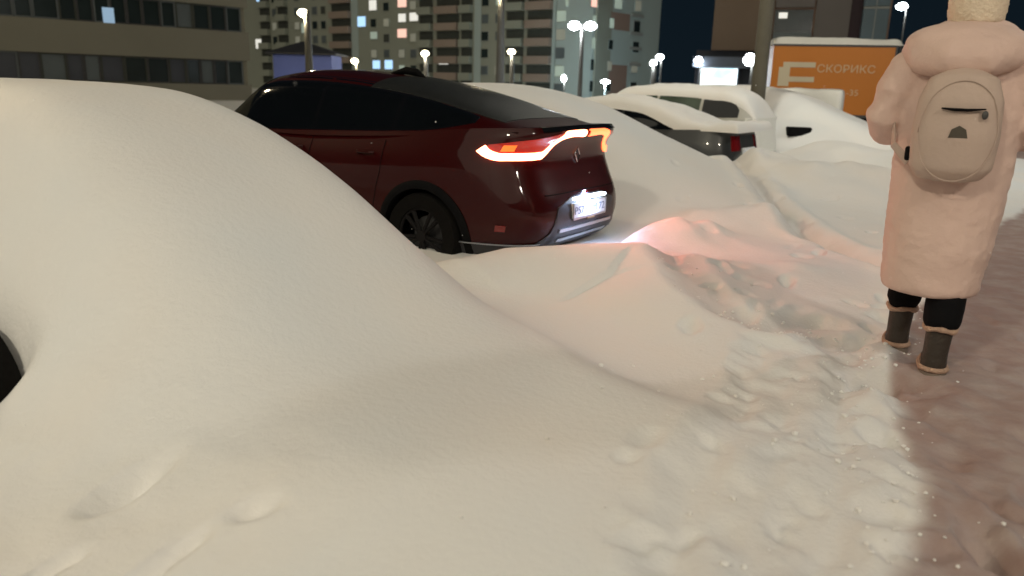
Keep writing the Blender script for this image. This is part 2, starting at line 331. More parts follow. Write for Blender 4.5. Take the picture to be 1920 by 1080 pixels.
# wheel opening of the buried foreground car
WH = np.array([-1.95, 2.58])
dw = np.hypot((X-WH[0]), (Y-WH[1])); ws, wq = loc(X, Y, WH)
Hh -= .42*np.exp(-((ws/.23)**4+((wq+.03)/.17)**4))*(Hh > .2)
dirt_and_tint = pathm(X, Y)*.97
dirt_and_tint = np.maximum(dirt_and_tint, .30*np.exp(-(poly(X, Y, TRAIL)/.14)**4))  # brown tint along the trail
dirt_and_tint = np.maximum(dirt_and_tint, .22*np.exp(-(poly(X, Y, RUT)/.12)**2))  # fainter brown tint along the rut
tr = sst(-1.0, -.2, X-edge_x(Y))*sst(5.0, 3.0, Y); dirt_and_tint = np.maximum(dirt_and_tint, tr*(.10+.25*np.clip(fbm(X, Y*.5, 3.5, 3, 41), 0, 1)))
gy, gx = np.gradient(Hh); gx = gx/np.gradient(xs)[None, :]; gy = gy/np.gradient(ys)[:, None]
NR = np.stack([-gx, -gy, np.ones_like(gx)], -1); NR /= np.linalg.norm(NR, axis=-1, keepdims=True)
owner = np.zeros(X.shape, int)
for k, m_ in enumerate(mc): owner[(m_ > hb+.10) & (np.hypot(X-(ROW[0], ROW[2], R5)[k][0], Y-(ROW[0], ROW[2], R5)[k][1]) < 7)] = k+1
fo = owner[:-1, :-1]
def hf_mesh(name, mask, z, origin=(0, 0, 0), parent=None):
    nx = len(xs); I, J = np.nonzero(mask); a = I*nx+J; q = np.stack([a, a+1, a+nx+1, a+nx], 1)
    used, inv = np.unique(q, return_inverse=True); q = inv.reshape(-1, 4)
    P = np.stack([X.ravel()[used]-origin[0], Y.ravel()[used]-origin[1], z.ravel()[used]-origin[2]], 1)
    me = bpy.data.meshes.new(name); me.vertices.add(len(P)); me.vertices.foreach_set('co', P.ravel()); me.loops.add(q.size); me.loops.foreach_set('vertex_index', q.ravel().astype(np.int32))
    me.polygons.add(len(q)); me.polygons.foreach_set('loop_start', np.arange(0, q.size, 4, dtype=np.int32)); me.update(calc_edges=True)
    me.polygons.foreach_set('use_smooth', [True]*len(q)); a_ = me.attributes.new('dirt_and_tint', 'FLOAT', 'POINT'); a_.data.foreach_set('value', dirt_and_tint.ravel()[used].astype(np.float32))
    me.normals_split_custom_set_from_vertices(NR.reshape(-1, 3)[used].tolist()); me.materials.append(M['snow'])
    o = bpy.data.objects.new(name, me); COL.objects.link(o); o.parent = parent; return o
g = hf_mesh('snow_ground', fo == 0, Hh); g['kind'] = 'structure'
MB().box(-1500, 1500, -200, 2500, -.7, -.5).build('far_ground', 'snow2', smooth=False)['kind'] = 'structure'
def wheel(parent, x, y, z, r=.34, w=.23, side=1):
    wh = bpy.data.objects.new('wheel', None); COL.objects.link(wh); wh.parent = parent; wh.location = (x, y, z); wh.empty_display_size = .1
    b = MB(); n = 48; prof = [(.62*r/.68, -w/2+.01), (r*.97, -w/2), (r, -w/2+.03), (r, w/2-.03), (r*.97, w/2), (.66*r, w/2-.004), (.64*r, w/2-.03)]
    vs = []; fs = []
    for j in range(n):
        a = 2*PI*j/n
        for (rr, yy) in prof: vs.append((rr*math.cos(a), yy*side, rr*math.sin(a)))
    m = len(prof)
    for j in range(n):
        for i in range(m): fs.append((j*m+i, ((j+1) % n)*m+i, ((j+1) % n)*m+(i+1) % m, j*m+(i+1) % m))
    b.add(vs, fs); t = b.build('tyre', 'tyre', wh)
    b = MB(); yy = side*(w/2-.045)
    b.tube([(0, yy-.02*side, 0), (0, yy+.035*side, 0)], .045, 20)
    for k in range(10):
        a = 2*PI*k/10+(.12 if k % 2 else -.12); d = Vector((math.cos(a), 0, math.sin(a)))
        b.tube([d*.03+Vector((0, yy+.02*side, 0)), d*(.63*r)+Vector((0, yy+.015*side, 0))], (.014, .02), 6, up=(0, 1, 0))
    rr = .635*r
    b.tube([(rr*math.cos(2*PI*j/36), yy+.02*side, rr*math.sin(2*PI*j/36)) for j in range(37)], .012, 6, up=(0, 1, 0))
    b.build('rim', 'rim', wh)
    MB().tube([(0, yy-.10*side, 0), (0, yy-.07*side, 0)], .15, 24).build('brake_disc', 'steel', wh)
    return wh
# buried cars (their snow cover shares the ground's surface)
def buried(R, k, label, grp='cars buried under smooth snow'):
    t = thing('snow_covered_car', label, 'car', (R[0], R[1], 0), 0, grp)
    hf_mesh('snow_cover', fo == k, Hh, (R[0], R[1], 0), t); return t
c1 = buried(ROW[0], 1, 'car under the big smooth foreground snow mound, a dark wheel showing at its left')
c2 = buried(ROW[2], 2, 'car buried under a smooth snow mound right behind the dark red car')
c5 = buried(R5, 3, 'snow buried car with a small dark gap, in front of the boxy snow covered van')
w1 = wheel(c1, WH[0]-ROW[0][0]-.06, WH[1]-ROW[0][1]+.06, .27, .32, .2, -1); w1.rotation_euler = (0, 0, TH); w1.scale = (1, 1, 1)
# ------------------------------------------------------------------ car generator
class Shape:
    def __init__(s, kind):
        s.kind = kind
        if kind == 'coupe':
            s.L = 4.55; s.n = 5.5; s.wb = (.95, 3.67)
            s.xr = ([.2, .3, .45, .6, .8, .95, 1.05, 1.14, 1.18], [.25, .08, .0, .0, .08, .12, .09, .02, .05]); s.xf = ([.2, .3, .6, .9, 1.12], [4.35, 4.48, 4.55, 4.4, 4.2])
            s.w = ([.2, .35, .5, .75, .95, 1.18], [.83, .89, .91, .92, .89, .80]); s.zt = 1.18; s.top = ([0, .5, 1.1, 2, 3.3, 4, 4.5], [1.18, 1.16, 1.11, 1.06, 1.02, .92, .75])
            s.zr = ([.2, .5, 1.0, 1.5, 2.0, 2.4, 2.8, 3.05, 3.4, 3.8], [1.16, 1.24, 1.38, 1.485, 1.545, 1.57, 1.555, 1.51, 1.30, 1.02])
            s.gw = ([.2, .5, 1, 2, 3, 3.8], [.70, .74, .80, .83, .81, .70]); s.gx = (.22, 3.78)
        elif kind == 'sedan':
            s.L = 4.5; s.n = 5.5; s.wb = (.98, 3.65)
            s.xr = ([.2, .4, .6, .8, 1.0], [.15, .0, .0, .04, .08]); s.xf = ([.2, .3, .6, .9, 1.0], [4.35, 4.45, 4.5, 4.35, 4.2])
            s.w = ([.2, .35, .5, .75, 1.0], [.80, .84, .86, .86, .80]); s.zt = 1.0; s.top = ([0, .5, 1.1, 2, 3.3, 4, 4.5], [1.0, 1.0, .97, .94, .92, .85, .68])
            s.zr = ([.65, .9, 1.2, 1.6, 2.0, 2.4, 2.8, 3.4, 3.8], [.99, 1.08, 1.19, 1.30, 1.35, 1.355, 1.31, 1.08, .93]); s.gw = ([.6, 1, 2, 3, 3.8], [.68, .74, .78, .76, .66]); s.gx = (.66, 3.7)
        else:
            s.L = 4.5; s.n = 6; s.wb = (.9, 3.6)
            s.xr = ([.2, .4, .6, .8, 1.1], [.15, .0, .0, .03, .05]); s.xf = ([.2, .3, .6, .9, 1.1], [4.35, 4.45, 4.5, 4.4, 4.2])
            s.w = ([.2, .35, .5, .75, 1.1], [.82, .87, .89, .89, .83]); s.zt = 1.1; s.top = ([0, .5, 1.1, 2, 3.3, 4, 4.5], [1.1, 1.1, 1.08, 1.05, 1.0, .94, .8])
            s.zr = ([.06, .25, .5, 1.0, 2.0, 2.6, 3.0, 3.5, 3.9], [1.12, 1.42, 1.58, 1.63, 1.67, 1.65, 1.58, 1.28, 1.0]); s.gw = ([.1, 1, 2, 3, 3.8], [.76, .80, .81, .79, .68]); s.gx = (.08, 3.85)
    def B(s, t, v, off=0):
        c = np.cos(t); sn = np.sin(t); n = s.n; am = s.L/2; z0 = .2; zz = z0+v*(s.zt-z0)
        xr = interp_s(zz, *s.xr); xf = interp_s(zz, *s.xf); w = interp_s(zz, *s.w)
        r = (np.abs(c)**n+np.abs(sn)**n)**(-1/n); x = np.where(c < 0, am+(am-xr)*c*r, am+(xf-am)*c*r); u = w*sn*r
        z = z0+v*(interp_s(x, *s.top)-z0)
        if off:
            nn = np.stack([np.sign(c)*np.abs(c*r)**(n-1)/am, np.sign(sn)*np.abs(sn*r)**(n-1)/w], -1); nn /= np.linalg.norm(nn, axis=-1, keepdims=True)+1e-9
            x = x+nn[..., 0]*off; u = u+nn[..., 1]*off
        return np.stack([x, u, z], -1)
    def patch(s, t0, t1, v0, v1, out=.006, inn=-.02, nt=24, nv=6):
        T = np.linspace(t0, t1, nt); f = lambda q: q(T) if callable(q) else np.full_like(T, q)
        a, b = f(v0), f(v1); V = a[:, None]+(b-a)[:, None]*np.linspace(0, 1, nv)[None]; T = np.repeat(T[:, None], nv, 1)
        return s.B(T, V, out), s.B(T, V, inn)
    def side(s, x, z):
        am = s.L/2; v = (z-.2)/(interp_s(x, *s.top)-.2); zz = .2+v*(s.zt-.2); xr = interp_s(zz, *s.xr); xf = interp_s(zz, *s.xf); w = interp_s(zz, *s.w)
        q = np.where(x < am, (am-x)/(am-xr), (x-am)/(xf-am)); return w*np.clip(1-np.abs(q)**s.n, 0, 1)**(1/s.n)
    def green(s, x, z):      # half width of the greenhouse at x, z
        zb = interp_s(x, *s.top)-.03; h = np.clip((z-zb)/(interp_s(x, *s.zr)-zb), 0, 1); return interp_s(x, *s.gw)*(1-.27*h)*(1-h**8)**.4
    def gh(s, x, u):         # greenhouse height at x, u
        x, u = np.broadcast_arrays(np.asarray(x, float), np.asarray(u, float)); zb = interp_s(x, *s.top)-.03; zr = interp_s(x, *s.zr)
        lo = np.zeros(x.shape); hi = np.ones(x.shape)
        for _ in range(24):
            m = (lo+hi)/2; w = interp_s(x, *s.gw)*(1-.27*m)*(1-m**8)**.4; big = w > np.abs(u); lo = np.where(big, m, lo); hi = np.where(big, hi, m)
        return zb+lo*(zr-zb)
    def body(s, parent, m, arches=True):
        nt_, nv = 120, 26; T = np.linspace(0, 2*PI, nt_, endpoint=False)+.01; V = np.linspace(0, 1, nv); TT, VV = np.meshgrid(T, V); P = s.B(TT, VV)
        b = MB(); vs = list(P.reshape(-1, 3)); fs = []
        for i in range(nv-1):
            for j in range(nt_): fs.append((i*nt_+j, i*nt_+(j+1) % nt_, (i+1)*nt_+(j+1) % nt_, (i+1)*nt_+j))
        k = len(vs)                                      # caps as inner rings so the top follows the body line
        for sc_ in (.8, .5, .2):
            for j in range(nt_):
                x, u = s.L/2+(P[-1, j, 0]-s.L/2)*sc_, P[-1, j, 1]*sc_; vs.append((x, u, float(interp_s(np.array([x]), *s.top)[0])+.012*(1-sc_)))
        base = (nv-1)*nt_; rings = [base, k, k+nt_, k+2*nt_]
        for a, c in zip(rings[:-1], rings[1:]):
            for j in range(nt_): fs.append((a+j, a+(j+1) % nt_, c+(j+1) % nt_, c+j))
        fs.append(tuple(rings[-1]+j for j in range(nt_))); fs.append(tuple(range(nt_-1, -1, -1)))
        b.add(vs, fs); o = b.build('body', m, parent, angle=40)
        if arches:
            cb = MB()
            for x in s.wb:
                for sd in (1, -1): cb.tube([(x, sd*.60, .325), (x, sd*1.2, .325)], .375, 40, up=(1, 0, 0))
            cu = cb.build('cutter', 'black', None, smooth=False); o.data.materials.append(M['black'])
            cu.parent = parent; md = o.modifiers.new('b', 'BOOLEAN'); md.object = cu; md.operation = 'DIFFERENCE'; md.solver = 'EXACT'; md.material_mode = 'TRANSFER'
            bake(o); bpy.data.objects.remove(cu)
            if len(o.data.vertices) < 500: print('BOOLEAN FAILED', len(o.data.vertices))
        # greenhouse shell joined into the body mesh
        nx, nf = 70, 46; xsn = np.linspace(s.gx[0], s.gx[1], nx); q = np.linspace(0, 1, nf); ph = PI/2*q**3; h = np.sin(ph)**.25; un = (1-.27*h)*np.cos(ph)**.8
        bm = bmesh.new(); bm.from_mesh(o.data); rows = []
        for x in xsn:
            zb = float(interp_s(np.array([x]), *s.top)[0])-.03; zr = float(interp_s(np.array([x]), *s.zr)[0]); gw = float(interp_s(np.array([x]), *s.gw)[0]); zr = max(zr, zb+.004)
            pts = [(x, gw*un[i], zb+h[i]*(zr-zb)) for i in range(nf)]; pts += [(p[0], -p[1], p[2]) for p in pts[-2::-1]]
            rows.append([bm.verts.new(p) for p in pts])
        for a, c in zip(rows[:-1], rows[1:]):
            for i in range(len(a)-1): f = bm.faces.new((a[i], a[i+1], c[i+1], c[i])); f.smooth = True
        bmesh.ops.recalc_face_normals(bm, faces=bm.faces[-(nx-1)*(2*nf-2):]); bm.to_mesh(o.data); bm.free()
        o.data.polygons.foreach_set('use_smooth', [True]*len(o.data.polygons)); o.data.set_sharp_from_angle(angle=rad(40))
        return o
    def sidewin(s, parent, name, xs_, lo, hi, sd, m='glass', out=.005, nz=8):
        xs_ = np.asarray(xs_, float); l = interp_s(xs_, *lo); h = interp_s(xs_, *hi); Z = l[:, None]+(h-l)[:, None]*np.linspace(0, 1, nz)[None]; XX = np.repeat(xs_[:, None], nz, 1)
        U = s.green(XX, Z); A = np.stack([XX, sd*(U+out), Z], -1); Bq = np.stack([XX, sd*(U-.015), Z], -1); return MB().slab(A, Bq).build(name, m, parent)
    def toppatch(s, parent, name, x0, x1, w0, w1, m, out=.005, inn=-.01, nx=40, nu=24, edge=0, wob=0):
        xx = np.linspace(x0, x1, nx); ww = np.interp(xx, [x0, x1], [w0, w1]) if not callable(w0) else w0(xx); U = ww[:, None]*np.linspace(-1, 1, nu)[None]; XX = np.repeat(xx[:, None], nu, 1)
        deck = interp_s(XX, *s.top); Z = np.where((XX > s.gx[0]) & (XX < s.gx[1]), np.maximum(s.gh(XX, U), deck), deck)
        if edge:
            e = np.minimum(np.minimum((XX-x0), (x1-XX))/edge, (ww[:, None]-np.abs(U))/edge); e = np.clip(e, 0, 1); o_ = out*np.sqrt(1-(1-e)**2)+.004
            o_ = o_*(1+wob*fbm(XX, U, 2.2, 3, 77))
        else: o_ = out
        A = np.stack([XX, U, Z+o_], -1); Bq = np.stack([XX, U, Z+inn], -1); return MB().slab(A, Bq).build(name, m, parent, angle=60)
RZ = TH+PI
# ------------------------------------------------------------------ the dark red car
car = thing('parked_car', 'dark red coupe crossover with glowing tail lamps and lit number plate, free of snow', 'car', (R0[0], R0[1], 0), RZ+rad(2.5), 'cars parked in the angled row')
sh = Shape('coupe'); sh.body(car, 'paint')
HI = ([.6, .8, 1.2, 1.7, 2.2, 2.6, 2.95, 3.2, 3.45], [1.215, 1.27, 1.37, 1.45, 1.49, 1.495, 1.47, 1.36, 1.16])
LO = ([.6, .9, 1.3, 2, 3, 3.45], [1.205, 1.15, 1.12, 1.09, 1.06, 1.06])
for sd in (1, -1):
    sh.sidewin(car, 'window_surround', np.linspace(.62, 3.42, 50), ([.62, .9, 1.3, 2, 3, 3.45], [1.19, 1.135, 1.105, 1.075, 1.045, 1.045]), ([.6, .8, 1.2, 1.7, 2.2, 2.6, 2.95, 3.2, 3.45], [1.225, 1.285, 1.385, 1.462, 1.502, 1.507, 1.482, 1.375, 1.17]), sd, 'gloss', .003, 10)
    for a, b_ in ((.66, 1.30), (1.34, 2.16), (2.20, 3.40)): sh.sidewin(car, 'side_window', np.linspace(a, b_, 18), LO, HI, sd)
sh.toppatch(car, 'rear_window', .42, 1.72, .56, .60, 'rglass', .006)
sh.toppatch(car, 'windscreen', 3.02, 3.62, .60, .60, 'glass', .006)
# spoiler lip
A, Bq = sh.patch(PI-.62, PI+.62, .965, 1.0, .0, -.04, 40, 4); w_ = np.cos(np.linspace(-PI/2, PI/2, 40))**.6; A[:, :, 0] -= .05*w_[:, None]; A[:, :, 2] += .016*w_[:, None]; Bq[:, :, 2] += .004; MB().slab(A, Bq).build('spoiler', 'gloss', car)
b = MB(); b.tube([(1.62, 0, 1.49), (1.74, 0, 1.555), (1.86, 0, 1.57), (2.02, 0, 1.545)], [(.012, .01), (.02, .035), (.028, .035), (.03, .012)], 10); b.build('antenna_fin', 'black', car)
# tail lamps: lens band, bright C-shaped light guide, amber spot
PT = [(2.301, .855), (2.330, .817), (2.362, .795), (2.423, .790), (2.50, .790), (2.574, .792), (2.625, .802), (2.655, .835), (2.687, .882), (2.725, .922), (2.80, .945), (2.9, .952), (3.02, .948), (3.12, .945)]
TP = np.array([p[0] for p in PT]); VP = np.array([p[1] for p in PT])
def strip(mir, hw, out, tt, m, name, parent):
    V = interp_s(tt, TP, VP); dv = np.gradient(V, tt); n_ = np.array([-dv*1.0, np.ones_like(dv)]); n_ /= np.hypot(dv*.55, 1)
    cols = []
    for k in (-1, -.5, 0, .5, 1):
        t_ = tt+k*hw*n_[0]*.30; v_ = V+k*hw*n_[1]; t_ = 2*PI-t_ if mir else t_; cols.append(sh.B(t_, v_, out-abs(k)*.002))
    A = np.stack(cols, 1); cols = []
    for k in (-1, -.5, 0, .5, 1):
        t_ = tt+k*hw*n_[0]*.30; v_ = V+k*hw*n_[1]; t_ = 2*PI-t_ if mir else t_; cols.append(sh.B(t_, v_, -.01))
    return MB().slab(A, np.stack(cols, 1)).build(name, m, parent)
for mir in (False, True):
    V1 = lambda T: .955+0*T
    tt = np.linspace(2.32, 3.125, 60); a_ = 2*PI-tt if mir else tt
    lo_ = interp_s(tt, TP, VP)-.022; hi_ = np.interp(tt, [2.32, 2.42, 2.7, 3.12], [.88, .905, .955, .965])
    V = lo_[:, None]+(np.maximum(hi_-lo_, .03))[:, None]*np.linspace(0, 1, 8)[None]; T = np.repeat(a_[:, None], 8, 1)
    tl = MB().slab(sh.B(T, V, .007), sh.B(T, V, -.02)).build('tail_light', 'redlens', car)
    strip(mir, .027, .014, np.linspace(2.301, 3.10, 90), 'ledred2' if mir else 'ledred', 'light_guide', tl)
    tt = np.linspace(2.375, 2.43, 8); a_ = 2*PI-tt if mir else tt; V = np.full(8, .83)[:, None]+np.linspace(0, .045, 5)[None]; T = np.repeat(a_[:, None], 5, 1)
    MB().slab(sh.B(T, V, .012), sh.B(T, V, -.01)).build('indicator', 'amber', tl)
# lower bumper in black plastic, silver diffuser trims, sill and arch cladding
vt = lambda T: np.interp(np.abs(T-PI), [0, .25, .46, .52, .62, 1.6], [.47, .47, .40, .22, .13, .12])
b = MB(); A, Bq = sh.patch(PI/2+.02, 1.5*PI-.02, -.06, vt, .009, -.02, 140, 8); b.slab(A, Bq); b.build('bumper_cladding', 'bumper', car)
A, Bq = sh.patch(PI-.44, PI+.44, .205, .232, .022, 0, 60, 3); MB().slab(A, Bq).build('diffuser_trim', 'silver', car)
A, Bq = sh.patch(PI-.42, PI+.42, .12, .15, .016, 0, 60, 3); MB().slab(A, Bq).build('diffuser_trim', 'silver', car)
for a, c in ((2.18, 2.56), (2*PI-2.56, 2*PI-2.18)):
    A, Bq = sh.patch(a, c, .122, .132, .016, 0, 30, 3); MB().slab(A, Bq).build('bumper_strip', 'silver', car)
    q = a+.17 if a < 3 else c-.17
    A, Bq = sh.patch(q-.018, q+.018, .235, .285, .012, 0, 5, 4); MB().slab(A, Bq).build('reflector', 'redlens_off', car)
for sd in (1, -1):
    A, Bq = [], []
    for xw in sh.wb:
        th = np.linspace(-.35, PI+.35, 44); G = []; Gi = []
        for r_ in (.370, .385, .415, .432):
            x = xw+r_*np.cos(th); z = np.maximum(.325+r_*np.sin(th), .205); u = sh.side(x, z); G.append(np.stack([x, sd*(u+(.016 if r_ < .42 else .008)), z], -1)); Gi.append(np.stack([x, sd*(u-.03), z], -1))
        MB().slab(np.array(G), np.array(Gi)).build('arch_cladding', 'black', car)
    for x0, x1 in ((1.95, 2.05),): pass
    xx = np.linspace(1.42, 3.2, 30); Z = np.linspace(.205, .36, 4); XX, ZZ = np.meshgrid(xx, Z); U = sh.side(XX, ZZ)
    MB().slab(np.stack([XX, sd*(U+.012), ZZ], -1), np.stack([XX, sd*(U-.02), ZZ], -1)).build('sill_cladding', 'black', car)
    for xd in (1.42, 2.24):
        xo = xd+.45; xx = np.linspace(xd+.03, xd+.21, 8); zz = np.full(8, .93); u = sh.side(xx, zz)
        MB().tube([(xx[i], sd*(u[i]+(.028 if 0 < i < 7 else .002)), .93) for i in range(8)], .011, 8).build('door_handle', 'paint', car)
    for xd in (1.36, 2.18, 3.25):
        z = np.linspace(.38, 1.03, 20); x = xd+np.where(z < .8, (.8-z)*(.25 if xd < 1.5 else 0), 0); u = sh.side(x, z)
        MB().tube([(x[i], sd*(u[i]+.0005), z[i]) for i in range(20)], .003, 6).build('door_seam', 'black', car)
    b = MB(); b.ball((3.02, sd*.99, 1.07), (.07, .11, .08)); b.tube([(3.05, sd*.86, 1.03), (3.05, sd*.95, 1.05)], .02, 8); b.build('wing_mirror', 'paint', car)
# tailgate seam
T = np.linspace(PI-.55, PI+.55, 40); V = .50+.0*T; q = sh.B(T, V, .001); MB().tube([tuple(p) for p in q], .0035, 6).build('tailgate_seam', 'black', car)
# plate recess, plate, lamp, emblem
xr_ = float(sh.B(np.array([PI]), np.array([.40]))[0, 0]); px_ = xr_-.015
MB().box(px_-.012, px_+.03, -.265, .265, .490, .605).build('license_plate', 'plate', car, bev=.004)
pl = [o for o in car.children if o.name.startswith('license_plate')][0]
b = MB(); b.box(px_-.018, px_-.010, -.268, .268, .478, .496); b.box(px_-.018, px_-.010, -.268, .268, .601, .609); b.box(px_-.018, px_-.010, -.272, -.263, .484, .609); b.box(px_-.018, px_-.010, .263, .272, .484, .609); b.build('plate_frame', 'silver', pl)
tx = text('plate_characters', 'P575HM 72', .082, 'platetext', pl, (px_-.0145, 0, .545), (PI/2, 0, -PI/2), .001, 1.28)
b = MB()
for u in (-.13, .13): b.box(px_-.03, px_+.02, u-.11, u+.11, .628, .650)
b.build('plate_lamp', 'platelamp', car, bev=.004)
MB().box(px_-.006, px_+.02, -.10, .02, .462, .475).build('sticker', 'gold', car)
em = MB(); ex = float(sh.B(np.array([PI]), np.array([.80]))[0, 0])-.008
for (a, c) in (((0, .055), (.034, 0)), ((.034, 0), (0, -.055)), ((0, -.055), (-.034, 0)), ((-.034, 0), (0, .055))): em.tube([(ex, a[0], .955+a[1]), (ex, c[0], .955+c[1])], .007, 6)
em.build('emblem', 'chrome', car)
wheel(car, sh.wb[0], .80, .325, .335, side=1); wheel(car, sh.wb[0], -.80, .325, .335, side=-1); wheel(car, sh.wb[1], .80, .325, .335, side=1); wheel(car, sh.wb[1], -.80, .325, .335, side=-1)
def plight(name, parent, loc_, e, col, size=.1, kind='AREA', rot=(0, 0, 0), spread=None, sy=None):
    l = bpy.data.lights.new(name, kind); l.energy = e; l.color = col
    if kind == 'AREA':
        l.size = size
        if sy: l.shape = 'RECTANGLE'; l.size_y = sy
        if spread: l.spread = spread
    else: l.shadow_soft_size = size
    o = bpy.data.objects.new(name, l); COL.objects.link(o); o.parent = parent; o.location = loc_; o.rotation_euler = rot; return o
plight('plate_glow', car, (px_-.06, 0, .640), 3.6, (.50, .64, 1), .3, rot=(0, rad(-22), 0), sy=.04)
plight('tail_glow', car, (-.12, .45, 1.0), 5.5, (1, .25, .18), .6, rot=(0, rad(94), rad(14)), sy=.1)
plight('tail_glow', car, (-.04, -.5, 1.0), 5.5, (1, .25, .18), .6, rot=(0, rad(94), rad(10)), sy=.1)
# ------------------------------------------------------------------ other parked cars
def make_car(kind, R, zg, label, m):
    t = thing('parked_car', label, 'car', (R[0], R[1], zg), RZ, 'cars parked in the angled row'); s = Shape(kind); s.body(t, m); return t, s
M['dark_paint'] = mat('dark_car_paint', (.02, .022, .022), .35, coat=.6); M['pale_paint'] = mat('snow_dusted_paint', (.42, .41, .37), .6, noise=.15, nscale=3)
M['clear'] = mat('frosted_glass', (.05, .07, .05), .15, noise=.6, nscale=2.5)
M['rime'] = mat('rimy_panel', (.20, .21, .20), .6, noise=.6, nscale=9)
p3 = at(1405, 265, 12.4); c3, s3 = make_car('sedan', (p3[0], p3[1]), -.12, 'dark saloon with a thick snow slab over roof and boot and bare side windows', 'dark_paint')
HI3 = ([.95, 1.2, 1.6, 2.0, 2.5, 2.9, 3.3], [.99, 1.12, 1.225, 1.275, 1.28, 1.23, 1.04]); LO3 = ([.95, 1.2, 2, 3.3], [.97, .975, .96, .95])
for sd in (1, -1):
    s3.sidewin(c3, 'side_window', np.linspace(1.0, 1.9, 14), LO3, HI3, sd); s3.sidewin(c3, 'side_window', np.linspace(1.95, 3.2, 18), LO3, HI3, sd, 'glass')
s3.toppatch(c3, 'snow_slab', -.10, 3.3, lambda x: np.interp(x, [-.12, .7, 1.6, 3.3], [.80, .74, .60, .56]), 0, 'snow', .115, -.02, 90, 40, edge=.16, wob=.5)
for sd in (1, -1):
    A, Bq = s3.patch(PI-sd*.60, PI-sd*.36, .62, .90, .012, -.02, 16, 6); tl = MB().slab(A, Bq).build('tail_light', 'redlens_off', c3)
MB().box(-.015, .02, -.26, .26, .62, .735).build('license_plate', 'plate', c3, bev=.004)
A, Bq = s3.patch(PI-.34, PI+.34, .30, .60, .008, -.02, 30, 6); MB().slab(A, Bq).build('rimy_panel', 'rime', c3)
A, Bq = s3.patch(PI/2+.02, 1.5*PI-.02, 0, .22, .01, -.02, 90, 4); MB().slab(A, Bq).build('bumper', 'black', c3)
for x in s3.wb:
    for sd in (1, -1): wheel(c3, x, sd*.76, .31, .31, .2, sd)
p4 = at(1436, 262, 16.0); c4, s4 = make_car('wagon', (p4[0], p4[1]), -.16, 'snow dusted pale estate car with dark side windows, behind the dark saloon', 'pale_paint')
HI4 = ([.35, .5, .8, 1.5, 2.4, 2.9, 3.35], [1.25, 1.42, 1.50, 1.54, 1.55, 1.46, 1.13]); LO4 = ([.35, .6, 2, 3.35], [1.12, 1.11, 1.09, 1.07])
for sd in (1, -1):
    for a, c, mm in ((.36, 1.12, 'glass'), (1.18, 2.1, 'clear'), (2.16, 3.3, 'clear')): s4.sidewin(c4, 'side_window', np.linspace(a, c, 12), LO4, HI4, sd, mm)
    xx = np.linspace(.6, 2.8, 20); MB().tube([(x, sd*.55, float(s4.gh(x, .55))+.03) for x in xx], .016, 8).build('roof_rail', 'black', c4)
A, Bq = s4.patch(PI-.75, PI+.75, .05, 1.02, .06, -.02, 40, 10); MB().slab(A, Bq).build('tail_snow', 'snow2', c4)
s4.toppatch(c4, 'snow_slab', .02, 3.3, .66, .62, 'snow', .07, -.02, 80, 30, edge=.10, wob=.5)
for x in s4.wb:
    for sd in (1, -1): wheel(c4, x, sd*.78, .32, .32, .21, sd)
# snow piled against the estate's tail
# boxy snow covered van
p6 = at(1505, 235, 20.5)
van = thing('snow_covered_van', 'boxy van completely coated in snow, standing in front of the orange truck', 'van', (p6[0], p6[1], 0), RZ+rad(12))
b = MB(); b.box(-.9, 3.0, -.95, .95, .2, 1.55); b.box(2.6, 4.4, -.9, .9, .2, 1.1); o = b.build('snow_coat', 'snow2', van); remesh(o, .07, 5)
for v in o.data.vertices:
    c = v.co; v.co.z += .08*float(fbm(np.array([c.x]), np.array([c.y]), .9, 3, 3)[0])*(c.z > .9); v.co.y += .03*float(fbm(np.array([c.x]), np.array([c.z]), 1.5, 3, 9)[0])
for x in (.2, 3.4):
    for sd in (1, -1): wheel(van, x, sd*.88, .33, .33, .2, sd)
# dark gap of the buried car, filled with a black block
pg = next(p for p in (at(1498, 247, y_) for y_ in np.arange(13, 19, .02)) if p[2] < float(smax(ground_h(np.array([p[0]]), np.array([p[1]])), mound_car5(np.array([p[0]]), np.array([p[1]])), .07)[0]))
b = MB(); b.box(-.25, .25, -.10, .3, -.10, .10); gp = b.build('gap_block', 'black', c5, bev=.02); gp.location = (pg[0]-R5[0], pg[1]-R5[1], pg[2]); gp.rotation_euler = (0, 0, rad(-5))
# orange truck
tp = at(1438, 215, 26.0); te = at(1664, 215, 25.2); tl_ = float(np.hypot(*(te-tp)[:2])); ta = math.atan2(te[1]-tp[1], te[0]-tp[0])
tr_ = thing('box_truck', 'orange box truck with pale lettering and snow along its roof', 'truck', (tp[0], tp[1], 0), ta)
ztop = 2.95; zbot = .78
MB().box(0, tl_, 0, 2.2, zbot, ztop).build('cargo_box', 'orange', tr_, bev=.03)
b = MB()
for x0, x1, z0, z1 in ((0, tl_, ztop-.05, ztop+.02), (0, tl_, zbot-.05, zbot+.04)): b.box(x0-.02, x1+.02, -.025, 0.02, z0, z1)
b.box(tl_-.03, tl_+.03, -.03, .02, zbot, ztop); b.build('edge_trim', 'steel', tr_)
nx, ny = 60, 16; xx, yy = np.meshgrid(np.linspace(-.03, tl_+.18, nx), np.linspace(-.06, 2.2, ny)); e = np.clip(np.minimum(np.minimum(xx+.03, tl_+.18-xx)/.3, np.minimum(yy+.06, 2.2-yy)/.15), 0, 1)
zt = ztop+.03+.24*np.sqrt(1-(1-e)**2)*(1-.25*xx/tl_+.3*fbm(xx, yy, 1, 3, 6)); MB().slab(np.stack([xx, yy, zt], -1), np.stack([xx, yy, np.full_like(xx, ztop+.01)], -1)).build('roof_snow', 'snow2', tr_)
